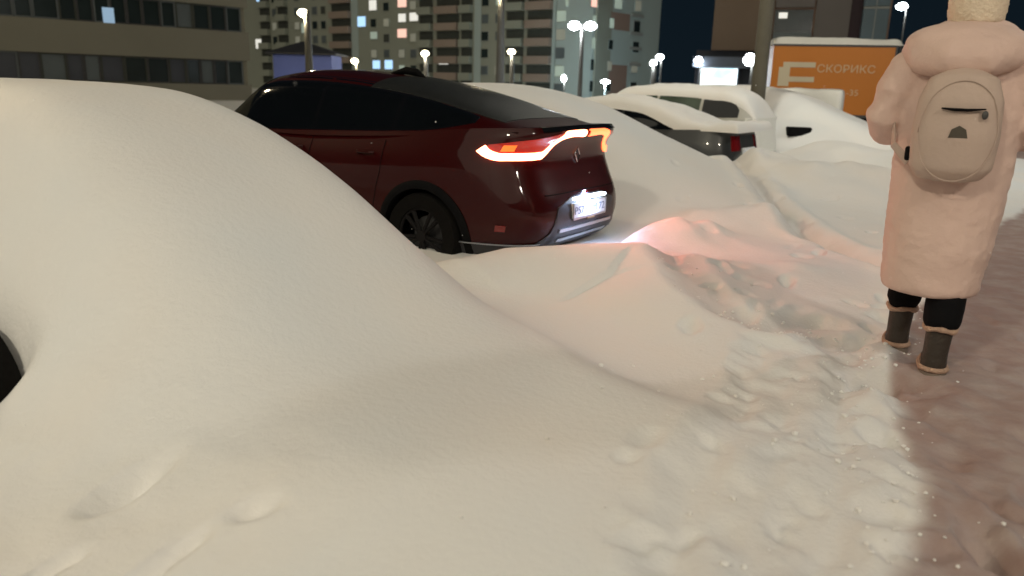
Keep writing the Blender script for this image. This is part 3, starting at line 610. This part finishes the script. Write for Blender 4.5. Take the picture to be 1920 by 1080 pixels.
b = MB(); b.box(.1, tl_+1.6, .3, .5, .5, .72); b.box(.1, tl_+1.6, 1.6, 1.8, .5, .72); b.box(.5, 2.6, .05, .12, .35, .7); b.build('chassis', 'black', tr_)
b = MB(); b.box(tl_+.12, tl_+1.9, .05, 2.1, .5, 2.3); cab = b.build('cab', 'dark_paint', tr_, bev=.12); MB().box(tl_+.6, tl_+1.5, .03, .06, 1.45, 2.05).build('cab_window', 'glass', cab)
for x in (.8, tl_+1.1):
    for y in (.15, 2.05): wheel(tr_, x, y, .42, .42, .25, -1 if y < 1 else 1)
text('lettering', 'СКОРИКС', .33, 'lettering', tr_, (tl_*.615, -.012, zbot+(ztop-zbot)*.66), (PI/2, 0, 0), .004, 1.08)
text('phone_number', '-35', .26, 'lettering', tr_, (tl_*.69, -.012, zbot+(ztop-zbot)*.33), (PI/2, 0, 0), .004, 1.1)
b = MB(); lz = zbot+(ztop-zbot)*.60; lx = .22                                                  # pale open-sided emblem
b.box(lx+.12, lx+1.1, -.016, .01, lz+.17, lz+.33); b.box(lx, lx+.34, -.016, .01, lz-.42, lz+.17); b.box(lx+.34, lx+1.1, -.016, .01, lz-.28, lz-.12); b.build('emblem', 'logo', tr_)
# ------------------------------------------------------------------ buildings
def plane_frame(A, B):
    d = np.array(B)-np.array(A); L = float(np.hypot(*d)); d = d/L; return np.array(A, float), d, L, math.atan2(d[1], d[0])
def hit(px, py, A, d):      # where the sight line meets the facade: (u, z)
    r = ray(px, py); m = np.array([[r[0], -d[0]], [r[1], -d[1]]]); k, u = np.linalg.solve(m, A); return float(u), float(1.47+r[2]*k)
# left office block: local x along the facade, -y towards the viewer
A, d, L, a = plane_frame((-39.8, 19.5), (-15.15, 45.3))
of = thing('office_building', 'long beige building with dark ribbon windows behind the foreground snow mound', 'building', (A[0], A[1], 0), a)
fl = 2.82; z1 = 1.10
MB().box(0, L, .25, 14, -1, z1+fl*4+1.5).build('wall', 'wall', of, smooth=False)
for k in range(-1, 4):
    zw = z1+fl*k; b = MB(); b.box(-.05, L+.05, -.05, .30, zw+1.30, zw+fl)
    b.build('spandrel', 'band', of, smooth=False)
    if k < 0 or k > 2: continue
    u = .6; i = 0
    while u < L-1.0:
        w = random.choice((.75, .9, 1.1)); w = min(w, L-.3-u)
        f = MB(); f.box(u, u+.07, .08, .24, zw+.0, zw+1.3); f.box(u+w-.07, u+w, .08, .24, zw, zw+1.3); f.box(u+.07, u+w-.07, .08, .24, zw, zw+.08); f.box(u+.07, u+w-.07, .08, .24, zw+1.22, zw+1.3)
        fo_ = f.build('window', random.choice(('recess', 'steel', 'strip_frame')), of, smooth=False)
        MB().box(u+.07, u+w-.07, .14, .20, zw+.08, zw+1.22).build('pane', random.choice(('pane', 'pane', 'pane', 'pane2', 'pane3')), fo_, smooth=False); u += w+.02; i += 1
uu, zz = hit(203, 30, A, d); MB().box(uu-.22, uu+.30, .05, .12, zz-.45, zz+.40).build('bright_window', 'office_glint', of, smooth=False)  # bluish reflection in the ribbon windows, painted as a glowing pane
# apartment block
def apart(name, label, A, B, cols, bal, lit, zr, pxref, matn, extra=(), depth=14, top=25):
    A, d, L, a = plane_frame(A, B); t = thing(name, label, 'building', (A[0], A[1], 0), a)
    MB().box(0, L, .6, depth, -2, top).build('wall', matn, t, smooth=False); taken = []
    for (px, py, w, h, m) in lit:
        u, z = hit(px, py, A, d); taken.append((u, z)); f = MB(); f.box(u-w/2-.12, u+w/2+.12, .50, .62, z-h/2-.12, z+h/2+.12); fr = f.build('window', 'frame', t, smooth=False)
        MB().box(u-w/2, u+w/2, .44, .54, z-h/2, z+h/2).build('lit_pane', m, fr, smooth=False)
    for (px, w, h) in cols:
        u, _ = hit(px, pxref, A, d)
        for z in zr:
            if any(abs(u-q[0]) < 1.8 and abs(z-q[1]) < 1.3 for q in taken): continue
            f = MB(); f.box(u-w/2-.1, u+w/2+.1, .50, .64, z-h/2-.1, z+h/2+.1); fr = f.build('window', 'frame' if random.random() < .3 else matn, t, smooth=False)
            MB().box(u-w/2, u+w/2, .46, .55, z-h/2, z+h/2).build('pane', random.choice(('pane', 'pane', 'pane', 'recess', 'pane2', 'pane2', 'lit_faint', 'lit_faint', 'lit_dim')), fr, smooth=False)
    for (x0, x1, pm_) in bal:
        u0, _ = hit(x0, pxref, A, d); u1, _ = hit(x1, pxref, A, d)
        for z in zr:
            b = MB(); b.box(u0, u1, -.35, -.22, z-1.5, z-.45); b.box(u0, u1, -.35, .6, z-1.62, z-1.5); b.box(u0, u0+.12, -.22, .6, z-1.5, z-.45); b.box(u1-.12, u1, -.22, .6, z-1.5, z-.45)
            bo = b.build('balcony', pm_, t, smooth=False); r = MB(); r.box(u0+.1, u1-.1, .40, .62, z-.44, z+.85); ro = r.build('balcony_glazing', 'recess', bo, smooth=False)
    for (x0, x1, y0, y1, m, pr) in extra:
        u0, _ = hit(x0, pxref, A, d); u1, _ = hit(x1, pxref, A, d); um = (x0+x1)/2
        zt_ = top if y0 is None else hit(um, y0, A, d)[1]; zb_ = -1 if y1 is None else hit(um, y1, A, d)[1]
        MB().box(u0, u1, pr, .65, zb_, zt_).build('wall_panel', m, t, smooth=False)
    return t
ZR = [1.05+2.6*k for k in range(0, 7)]
lit = [(484, 6, 2.2, 1.6, 'lit_blue'), (481, 82, 1.8, 1.8, 'lit_white'), (567, 52, 1.7, 1.8, 'lit_dim'), (674, 40, 2.0, 1.7, 'lit_blue'), (695, 9, 1.8, 1.7, 'lit_white'), (750, 4, 2.0, 1.5, 'lit_pink'), (750, 33, 1.7, 1.3, 'lit_white'), (772, 31, 1.9, 1.3, 'lit_white'),
       (750, 62, 2.1, 1.4, 'lit_pink'), (697, 66, 1.7, 1.2, 'lit_dim'), (702, 121, 1.8, 1.4, 'lit_blue'), (725, 121, 1.9, 1.5, 'lit_blue'), (828, 116, 2.0, 1.0, 'lit_white'), (936, 111, 1.0, 1.3, 'lit_white'), (1084, 101, 1.9, .9, 'lit_white'), (1072, 33, 1.4, 1.0, 'lit_dim'), (1068, 3, 2.0, 1.0, 'lit_dim')]
apart('apartment_building', 'wide apartment block with stacked brown balconies and scattered lit windows behind the red car', (-59.0, 168), (10.8, 116),
      [(513, 1.2, 1.4), (555, 1.3, 1.3), (588, 1.3, 1.3), (604, 1.2, 1.3), (697, 1.3, 1.3), (721, 1.3, 1.3), (749, 1.3, 1.3), (771, 1.3, 1.3), (905, 1.3, 1.3), (930, 1.1, 1.3), (1047, 1.6, 1.5), (1074, 1.5, 1.3)],
      [(487, 505, 'facade'), (520, 538, 'facade'), (620, 656, 'parapet'), (783, 808, 'facade'), (815, 857, 'parapet'), (861, 882, 'facade'), (945, 978, 'facade'), (984, 1031, 'parapet')], lit, ZR, 90, 'facade',
      [(655, 668, None, None, 'facade_pale', .5), (885, 897, None, None, 'facade_pale', .5), (1032, 1037, None, None, 'facade_pale', .3)])
apart('apartment_building', 'pale floodlit corner wing with rust brown panels at the right end of the apartment block', (11.0, 115.9), (22.9, 129.5),
      [(1121, 1.7, 1.5), (1150, 1.0, 1.3), (1197, 1.6, 1.5)], [], [(1123, 2, 2.2, 1.6, 'lit_pink'), (1165, 4, 1.8, 1.8, 'lit_dim')], [1.6+3.0*k for k in range(0, 6)], 90, 'facade_pale',
      [(1127, 1184, 22, 55, 'facade_brown', .56), (1150, 1184, 122, 200, 'facade_brown', .56), (1186, 1208, 60, 66, 'frame', .4), (1186, 1208, 88, 94, 'frame', .4), (1186, 1208, 26, 32, 'frame', .4), (1186, 1208, 118, 124, 'frame', .4)])
# right tower with podium
A, d, L, a = plane_frame((15.5, 61), (29.6, 57))
tw = thing('apartment_tower', 'dim brown and grey tower on a dark shop podium above the orange truck', 'building', (A[0], A[1], 0), a)
def ux(px, py=60): return hit(px, py, A, d)[0]
def zy(px, py): return hit(px, py, A, d)[1]
zb_ = zy(1380, 94); u0, u1 = ux(1338), ux(1668)
MB().box(u0, u1, .5, 14, zb_, 38).build('wall', 'facade_brown', tw, smooth=False)
M['tower_brown'] = mat('tower_brown', (.16, .115, .08), .9, noise=.15, nscale=.3); M['tower_grey'] = mat('tower_grey', (.15, .135, .125), .9, noise=.12, nscale=.3); M['maroon'] = mat('maroon_panel', (.035, .02, .025), .8); M['blueglass'] = mat('blue_balcony_glass', (.07, .115, .14), .3, noise=.2, nscale=.5)
for x0, x1, m, pr in ((1336, 1448, 'tower_brown', .2), (1526, 1591, 'tower_grey', .2), (1591, 1613, 'maroon', .3)):
    MB().box(ux(x0), ux(x1), pr, .6, zb_, 38).build('wall_panel', m, tw, smooth=False)
for k in range(5):
    z = zb_+.3+2.75*k; b = MB(); b.box(ux(1450), ux(1522), .1, .4, z, z+1.0); bo = b.build('balcony', 'tower_grey' if k % 2 else 'pane2', tw, smooth=False); MB().box(ux(1450), ux(1522), .42, .56, z+1.0, z+2.6).build('balcony_glazing', 'pane', bo, smooth=False)
    b = MB(); b.box(ux(1613), ux(1661), -.3, .5, z+.03, z+2.6); bo = b.build('balcony', 'blueglass', tw, smooth=False); b = MB(); b.box(ux(1613), ux(1661), -.36, -.3, z+2.6, z+2.74); b.box(ux(1636)-.03, ux(1636)+.03, -.34, -.3, z, z+2.6); b.build('balcony_rail', 'frame', bo, smooth=False)
u, z = ux(1464), zy(1464, 28); MB().box(u-.25, u+.35, .3, .42, z-.2, z+.2).build('bright_window', 'lit_white', tw, smooth=False)
b = MB(); b.box(ux(1308), ux(1670), .8, 16, -1, zb_).build('podium', 'darkroof', tw, smooth=False)
M['fascia'] = mat('grey_fascia', (.07, .085, .11), .6)
MB().box(ux(1306), ux(1440), -1.6, .8, zy(1350, 127), zy(1350, 108)).build('shop_fascia', 'fascia', tw, smooth=False)
M['screen'] = mat('shop_window_lit', (.8, .9, .95), .5, emit=(.78, .92, 1), es=1.5)
def screen():
    n = M['screen'].node_tree; b = n.nodes['Principled BSDF']; t = n.nodes.new('ShaderNodeTexCoord'); z = n.nodes.new('ShaderNodeTexNoise'); z.inputs['Scale'].default_value = .55; r = n.nodes.new('ShaderNodeValToRGB')
    n.links.new(t.outputs['Object'], z.inputs['Vector']); n.links.new(z.outputs['Fac'], r.inputs[0]); n.links.new(r.outputs[0], b.inputs['Emission Color']); r.color_ramp.elements[0].position = .36; r.color_ramp.elements[0].color = (.25, .55, .72, 1); r.color_ramp.elements[1].position = .5; r.color_ramp.elements[1].color = (.85, .97, 1, 1)
screen()
f = MB(); x0, x1, z0, z1_ = ux(1318), ux(1390), zy(1350, 172), zy(1350, 128); f.box(x0-.12, x1+.12, .3, .7, z0-.1, z1_+.1); fr = f.build('shop_window', 'fascia', tw, smooth=False); MB().box(x0, x1, .2, .35, z0, z1_).build('lit_pane', 'screen', fr, smooth=False)
# blue pavilion
pv = at(513, 132, 70); pe = at(622, 132, 70)
pa = thing('pavilion', 'low blue walled pavilion with dark hipped roof, left of the roof of the red car', 'kiosk', (pv[0], 70, 0), 0); wv = pe[0]-pv[0]
MB().box(0, wv, 0, 4, -1, 3.75).build('wall', 'bluewall', pa, smooth=False)
MB().add([(-.5, -.5, 3.7), (wv+.5, -.5, 3.7), (wv+.5, 4.5, 3.7), (-.5, 4.5, 3.7), (wv*.40, 2, 4.75), (wv*.46, 2, 4.75), (-.5, -.5, 3.55), (wv+.5, -.5, 3.55), (wv+.5, 4.5, 3.55), (-.5, 4.5, 3.55)],
         [(0, 1, 5, 4), (1, 2, 5), (2, 3, 4, 5), (3, 0, 4), (6, 7, 1, 0), (7, 8, 2, 1), (8, 9, 3, 2), (9, 6, 0, 3), (9, 8, 7, 6)]).build('roof', 'darkroof', pa, smooth=False)
MB().box(wv*.58, wv*.64, -.05, .02, 1.2, 3.2).build('sign_strip', 'lit_dim', pa, smooth=False)
# ------------------------------------------------------------------ street lamps
def lamp(px, py, Y, label, m, e, col, hw=.35, pole=.07, arm=.8, ztop=None, light=True, kind='street_lamp', twin=False):
    p = at(px, py, Y); z = p[2]; t = thing(kind, label, 'lamp', (p[0]+arm*.6, p[1], 0), 0, 'street lamps round the car park')
    b = MB(); b.tube([(0, 0, -.5), (0, 0, z*.5), (0, 0, z+.12)], [pole*1.25, pole*1.05, pole*.8], 14); b.build('pole', 'pole', t)
    if arm: MB().tube([(0, 0, z-.1), (-arm*.3, 0, z+.14), (-arm*.6+hw*.5, 0, z+.12)], .035, 8).build('arm', 'pole', t)
    hs = [(-arm*.6, 0)]
    if twin: hs.append((arm*.55, .0)); MB().tube([(0, 0, z-.1), (arm*.3, 0, z+.14), (arm*.5, 0, z+.12)], .035, 8).build('arm', 'pole', t)
    for hx, hy in hs:
        h = MB().ball((hx, hy, z+.09), (hw*.95, hw*.7, .12)).build('lamp_head', 'pole', t)
        MB().ball((hx, hy-.02, z), (hw*.95, hw*.7, .26)).build('lens', m, h)
    if light: plight('lamp_light', t, (hs[0][0], -.1, z-.30), e, col, .25, 'POINT')
    return t
WC = (1, .84, .55); CC = (.85, .93, 1)
lamp(568, 24, 60, 'bright warm street lamp standing left of the red car against the apartment block', 'warm', 1500, WC, .42, .26, .5)
lamp(665, 114, 90, 'small warm street lamp above the red car roof, beside two blue lit windows', 'warm', 1800, WC, .42, .12, .4)
lamp(797, 100, 80, 'warm street lamp above the antenna fin of the red car', 'warm', 2600, (1, .92, .75), .42, .22, .15)
lamp(959, 97, 80, 'warm street lamp between balcony stacks above the buried car behind the red one', 'warm', 2600, (1, .92, .75), .42, .22, .15)
lamp(937, -14, 55, 'tall warm lit lamp post cut by the top edge of the photo', 'warm', 1500, WC, .4, .26, .2)
lamp(1077, 48, 50, 'twin headed white street lamp in front of the floodlit corner wing', 'cold', 700, CC, .42, .13, .85, twin=True)
lamp(1225, 118, 70, 'white street lamp at the right corner of the apartment block, lower of a pair', 'cold', 900, CC, .34, .22, .15)
lamp(1237, 107, 74, 'white street lamp at the right corner of the apartment block, upper of a pair', 'cold', 300, CC, .40, .08, .3)
lamp(1310, 113, 60, 'white street lamp left of the lit shop window', 'cold', 300, CC, .36, .07, .3)
lamp(1406, 112, 34, 'bright white lamp touching the left side of the concrete pole', 'cold', 30, CC, .30, .05, .2)
lamp(1691, 12, 60, 'lone white street lamp high between the tower and the walking person', 'cold', 200, CC, .45, .06, .6)
fl_ = lamp(1135, 153, 98, 'dazzling low floodlight at the foot of the pale corner wing', 'cold', 9000, (.62, .85, 1), .62, .08, 0, kind='floodlight'); fl_['group'] = 'site lights'; fl_['category'] = 'floodlight'
lamp(1057, 147, 60, 'small square white site light low above the buried car', 'cold', 100, CC, .22, .05, .1, kind='floodlight')
# the thick concrete pole with its own (out of frame) lamp
pp = at(1422, 165, 17.5); cp = thing('concrete_lamp_post', 'thick grey brown concrete lamp post rising between estate car and orange truck', 'lamp post', (pp[0], pp[1], 0), 0)
MB().tube([(0, 0, 0), (0, 0, 4), (0, 0, 8.6)], [.165, .15, .13], 20).build('pole', 'concrete', cp)
MB().tube([(0, 0, 8.4), (-.5, -.5, 8.9), (-1.5, -1.5, 9.0)], .05, 8).build('arm', 'pole', cp); MB().ball((-1.7, -1.7, 8.95), (.35, .25, .10)).build('lamp_head', 'cold', cp)
plight('lamp_light', cp, (-1.7, -1.7, 8.75), 600, (1, .95, .80), .3, 'POINT')
# lamps behind the viewer that light the car park (seen as glints in the paint)
def offlamp(x, y, z, e, col, label, m='warm'):
    t = thing('street_lamp', label, 'lamp', (x, y, 0), 0, 'street lamps behind the viewer')
    MB().tube([(0, 0, 0), (0, 0, z)], [.10, .07], 12).build('pole', 'pole', t); dx = -.7 if x > 0 else .7
    MB().tube([(0, 0, z-.1), (dx*.5, .3, z+.15), (dx, .6, z+.12)], .04, 8).build('arm', 'pole', t)
    h = MB().ball((dx, .6, z+.1), (.35, .2, .08)).build('lamp_head', 'pole', t); MB().ball((dx, .6, z+.03), (.30, .17, .07)).build('lens', m, h)
    plight('lamp_light', t, (dx, .6, z-.15), e, col, .35, 'POINT')
offlamp(-5.5, -5.0, 8.0, 1100, (1, .90, .70), 'street lamp behind the viewer on the left')
offlamp(6.5, -6.0, 8.0, 1000, (1, .91, .76), 'street lamp behind the viewer on the right')
offlamp(-13, 12.0, 8.0, 1500, (1, .82, .52), 'street lamp beyond the left frame edge near the office building')
offlamp(14, 9.0, 8.0, 1100, (.95, .95, .9), 'street lamp beyond the right frame edge', 'cold')
# ------------------------------------------------------------------ the walking person
PX, PY, PZ = 1.985, 3.56, .205; PR = rad(-23)
pr = thing('person', 'person in long pink beige hooded coat and cream hat walking away on the path', 'person', (PX, PY, PZ), PR)
b = MB()      # body: legs, torso, arms, neck and head in one surface (local +y = walking direction)
LL = [(-.095, .175, .07), (-.093, .165, .25), (-.09, .12, .50), (-.09, .04, .74), (-.08, .0, .92)]; RL = [(.045, -.155, .07), (.05, -.145, .25), (.065, -.07, .50), (.085, .0, .74), (.08, .0, .92)]
b.tube(LL, [.038, .045, .055, .075, .085]); b.tube(RL, [.038, .045, .055, .075, .085])
b.tube([(0, 0, .82), (0, 0, .98), (0, .01, 1.18), (0, .0, 1.36), (0, 0, 1.44)], [(.15, .11), (.15, .11), (.13, .10), (.16, .10), (.07, .07)], up=(0, 1, 0))
for s in (-1, 1):
    b.tube([(s*.15, 0, 1.38), (s*.27, .02, 1.20), (s*.21, .16, 1.12), (s*.11, .20, 1.12)], [.05, .045, .038, .03])
    b.tube([(s*.11, .20, 1.12), (s*.05, .215, 1.12)], [(.035, .02), (.03, .015)])
    for k in range(4): b.tube([(s*.07, .215, 1.10+.018*k), (s*.035, .225, 1.098+.018*k), (s*.012, .215, 1.098+.018*k)], [.009, .0085, .007], 8)
b.tube([(0, 0, 1.42), (0, .01, 1.58)], .055); b.ball((0, .02, 1.66), (.078, .095, .115), 20, 14); b.ball((0, .10, 1.625), (.03, .03, .035)); b.ball((0, .118, 1.65), (.013, .016, .02)); b.ball((0, .075, 1.58), (.05, .045, .03))
for s in (-1, 1): b.ball((s*.08, .01, 1.65), (.012, .02, .03))
o = b.build('body', 'skin', pr); remesh(o, .010, 3)
M['mark'] = mat('dark_mark', (.07, .06, .045), .7); M['eye'] = mat('eye', (.03, .02, .02), .2)
b = MB()
for s in (-1, 1): b.ball((s*.03, .105, 1.67), (.011, .008, .007), 10, 6)
b.build('eyes', 'eye', pr)
MB().tube([(-.022, .112, 1.605), (0, .118, 1.603), (.022, .112, 1.605)], .004, 6).build('mouth', 'eye', pr)
b = MB(); b.ball((0, -.01, 1.64), (.085, .085, .10)); b.tube([(0, -.03, 1.58), (0, -.05, 1.50)], [(.07, .05), (.05, .03)], up=(0, 1, 0)); remesh(b.build('hair', 'hair', pr), .012, 3)
def lerp3(P, z):
    for a, c in zip(P[:-1], P[1:]):
        if a[2] <= z <= c[2]: t = (z-a[2])/(c[2]-a[2]); return tuple(a[i]+t*(c[i]-a[i]) for i in range(3))
    return P[-1]
b = MB()      # trousers
b.tube([lerp3(LL, z) for z in (.24, .29, .33, .5, .74, .92)], [.058, .080, .078, .072, .088, .10]); b.tube([lerp3(RL, z) for z in (.22, .26, .33, .5, .74, .92)], [.060, .080, .084, .080, .092, .10]); remesh(b.build('trousers', 'black_cloth', pr), .010, 3)
for P in (LL, RL):
    fx, fy = P[0][:2]; cz = lerp3(P, .235)
    b = MB(); b.tube([(fx, fy, .05), (fx, fy, .12), lerp3(P, .20), lerp3(P, .25)], [(.056, .060), (.053, .057), (.056, .060), (.060, .064)], 20, up=(0, 1, 0)); b.tube([(fx, fy-.03, .055), (fx, fy+.06, .055), (fx, fy+.17, .045), (fx, fy+.20, .04)], [(.046, .04), (.05, .045), (.045, .035), (.02, .02)], 14)
    bo = b.build('boot', 'boot', pr); remesh(bo, .009, 4)
    c = MB(); c.tube([(cz[0]+.064*math.cos(q), cz[1]+.068*math.sin(q), .238+.006*math.sin(3*q+P[0][0]*9)) for q in np.linspace(0, 2*PI, 33)], [.013+.002*math.sin(7*q) for q in np.linspace(0, 2*PI, 33)], 8); remesh(c.build('fur_cuff', 'fur', bo), .006, 2)
    def footring(q, k=1.0): return (fx+.056*k*math.cos(q)*(1 if math.sin(q) < 0 else 1-.12*math.sin(q)**2), fy+(.06 if 0 else 0)+(.062*k*math.sin(q) if math.sin(q) < 0 else .215*k*math.sin(q)))
    c = MB(); c.tube([(*footring(q), .048) for q in np.linspace(0, 2*PI, 41)], .012, 8); c.build('boot_trim', 'fur', bo)
    c = MB(); c.add([(*footring(q, 1.06), h_) for h_ in (0, .034) for q in np.linspace(0, 2*PI, 32, endpoint=False)], [tuple(range(31, -1, -1)), tuple(range(32, 64))]+[(i, (i+1) % 32, 32+(i+1) % 32, 32+i) for i in range(32)]); c.build('sole', 'sole', bo)
# coat: torso, skirt and sleeves
b = MB()
b.tube([(-.012, -.005, .378), (-.012, -.005, .415), (-.008, .0, .60), (0, .01, .80), (0, 0, .95), (0, 0, 1.10), (0, 0, 1.25), (0, 0, 1.38), (0, 0, 1.46), (0, .0, 1.52)],
       [(.203, .205), (.212, .218), (.226, .215), (.238, .20), (.243, .185), (.245, .17), (.255, .16), (.235, .15), (.15, .12), (.10, .10)], 40, up=(0, 1, 0))
for s in (-1, 1):
    b.tube([(s*.15, -.0, 1.44), (s*.225, -.01, 1.38), (s*.272, -.02, 1.27), (s*.302, -.02, 1.175), (s*.285, .05, 1.11), (s*.22, .17, 1.10), (s*.14, .20, 1.12)], [.085, .095, .095, .092, .080, .068, .056], 24)
o = b.build('coat', 'coat', pr); remesh(o, .013, 8)
def folds(o, amp, sc, seed, el=1.0):
    for v in o.data.vertices:
        c = v.co; q = float(fbm(np.array([math.atan2(c.y, c.x)*.35]), np.array([c.z*el]), sc, 3, seed)[0]); r = math.hypot(c.x, c.y)+1e-6; v.co.x += c.x/r*amp*q; v.co.y += c.y/r*amp*q
folds(o, .007, 7, 51, 1.2); folds(o, .004, 17, 53, 2.0)
b = MB()      # hood lying on the shoulders
b.tube([(-.235, .0, 1.455), (-.185, -.10, 1.44), (-.08, -.175, 1.425), (.03, -.185, 1.43), (.13, -.12, 1.455), (.18, .0, 1.485)], [(.05, .06), (.08, .085), (.09, .095), (.09, .095), (.08, .085), (.05, .06)], 20)
b.ball((-.03, -.07, 1.49), (.24, .155, .09), 28, 16); b.ball((0, .02, 1.53), (.18, .13, .075), 24, 12)
o = b.build('hood', 'coat', pr); remesh(o, .012, 5); folds(o, .008, 6, 57)
b = MB(); b.ball((0, .01, 1.70), (.116, .124, .135), 28, 18); b.tube([(0, .01, 1.57), (0, .01, 1.62), (0, .01, 1.70)], [(.104, .116), (.112, .120), (.116, .122)], 28, up=(0, 1, 0)); b.ball((0, .0, 1.845), (.055, .055, .05), 16, 10); ho = b.build('knit_hat', 'hat', pr); remesh(ho, .008, 3); folds(ho, .006, 40, 58, 2.5)
# backpack
bp = thing('backpack', 'small pale backpack with dark zip and dark mark on the walking person', 'backpack', (PX-.030, PY+.012, PZ), PR)
b = MB(); b.tube([(0, -.235, .92), (0, -.245, .97), (0, -.25, 1.10), (0, -.245, 1.25), (0, -.235, 1.34), (0, -.225, 1.375)], [(.12, .05), (.16, .085), (.168, .10), (.16, .095), (.13, .075), (.06, .03)], 36, up=(0, 1, 0))
o = b.build('pack_body', 'coat_fold', bp); remesh(o, .012, 4)
MB().tube([(-.168, -.245, 1.0), (-.165, -.18, 1.04)], .012, 8).build('side_strap', 'black_cloth', bp)
ys_ = -.352
se = MB(); se.tube([(.150*math.cos(q)*(1 if abs(math.cos(q)) < .8 else .97), -.300-.02*abs(math.sin(q)), 1.125+.205*math.sin(q)) for q in np.linspace(0, 2*PI, 60)], .0022, 6); se.build('piping', 'coat_fold', bp)
MB().tube([(-.03, -.20, 1.375), (-.02, -.235, 1.41), (.02, -.235, 1.41), (.03, -.20, 1.375)], .008, 8).build('grab_loop', 'coat_fold', bp)
b = MB(); b.tube([(-.075, ys_+.008, 1.218), (-.03, ys_, 1.214), (.02, ys_, 1.213), (.085, ys_+.006, 1.218)], [(.003, .003), (.006, .011), (.006, .012), (.003, .004)], 10, up=(0, 1, 0)); b.build('zip', 'black_cloth', bp)
MB().ball((.085, ys_+.006, 1.195), (.012, .006, .018), 10, 8).build('zip_puller', 'steel', bp)
b = MB(); ym = ys_-.001; b.add([(-.036, ym+.004, 1.10), (.036, ym+.004, 1.10), (.026, ym, 1.135), (0, ym, 1.150), (-.026, ym, 1.135), (-.036, ym+.03, 1.10), (.036, ym+.03, 1.10), (.026, ym+.03, 1.135), (0, ym+.03, 1.150), (-.026, ym+.03, 1.135)],
                             [(0, 1, 2, 3, 4), (9, 8, 7, 6, 5), (0, 5, 6, 1), (1, 6, 7, 2), (2, 7, 8, 3), (3, 8, 9, 4), (4, 9, 5, 0)]); b.build('logo_mark', 'mark', bp)
for s in (-1, 1): MB().tube([(s*.12-.035, -.17, .98), (s*.19-.035, -.14, 1.05), (s*.20-.035, -.02, 1.20), (s*.15-.035, .10, 1.33), (s*.13-.035, -.0, 1.43), (s*.10, -.16, 1.38)], [(.006, .02)]*6, 10).build('shoulder_strap', 'coat_fold', bp)
# ------------------------------------------------------------------ crumbled snow along the path edge and the trail
bm = bmesh.new()
def full_h(x, y):
    a_, b_ = np.array([x]), np.array([y]); h = ground_h(a_, b_)
    for f in (mound_car1, mound_car2): h = smax(h, f(a_, b_), .07)
    return float((h+details(a_, b_))[0])
for i in range(380):
    if i % 4 == 0:
        k = random.randrange(len(TRAIL)-1); t = random.random(); x = TRAIL[k][0]*(1-t)+TRAIL[k+1][0]*t+random.gauss(0, .16); y = TRAIL[k][1]*(1-t)+TRAIL[k+1][1]*t+random.gauss(0, .13)
    elif i % 4 == 1: y = random.uniform(1.4, 5); x = float(edge_x(y))+abs(random.gauss(0, .12))
    else: y = random.uniform(1.4, 4.6); x = float(edge_x(y))-random.expovariate(3.2)+.05
    if x < edge_x(y)-1.3 and i % 4: continue
    r_ = min(.003+random.expovariate(330), .012)
    ret = bmesh.ops.create_icosphere(bm, subdivisions=1, radius=r_); z = full_h(x, y)
    for v in ret['verts']: v.co = Vector((v.co.x*random.uniform(.6, 1.4)+x, v.co.y*random.uniform(.6, 1.4)+y, v.co.z*random.uniform(.5, 1)+z+r_*.2))
me = bpy.data.meshes.new('snow_crumbs'); bm.to_mesh(me); bm.free(); me.materials.append(M['snow']); o = bpy.data.objects.new('snow_crumbs', me); COL.objects.link(o); o['kind'] = 'stuff'
# ------------------------------------------------------------------ drifting flakes added to imitate glints sparkling in the snow
b = MB()
for _ in range(110):
    Yf = random.uniform(1.2, 5); p = at(random.uniform(0, 1920), random.uniform(150, 1080), Yf); r_ = random.uniform(.0007, .0017)*Yf/2.5; b.ball(p, (r_, r_, r_*1.6), 6, 4)
M['flake'] = mat('glint_flake', (.9, .9, .9), .5)
b.build('glint_flakes', 'flake')['kind'] = 'stuff'
print('verts terrain', X.size)
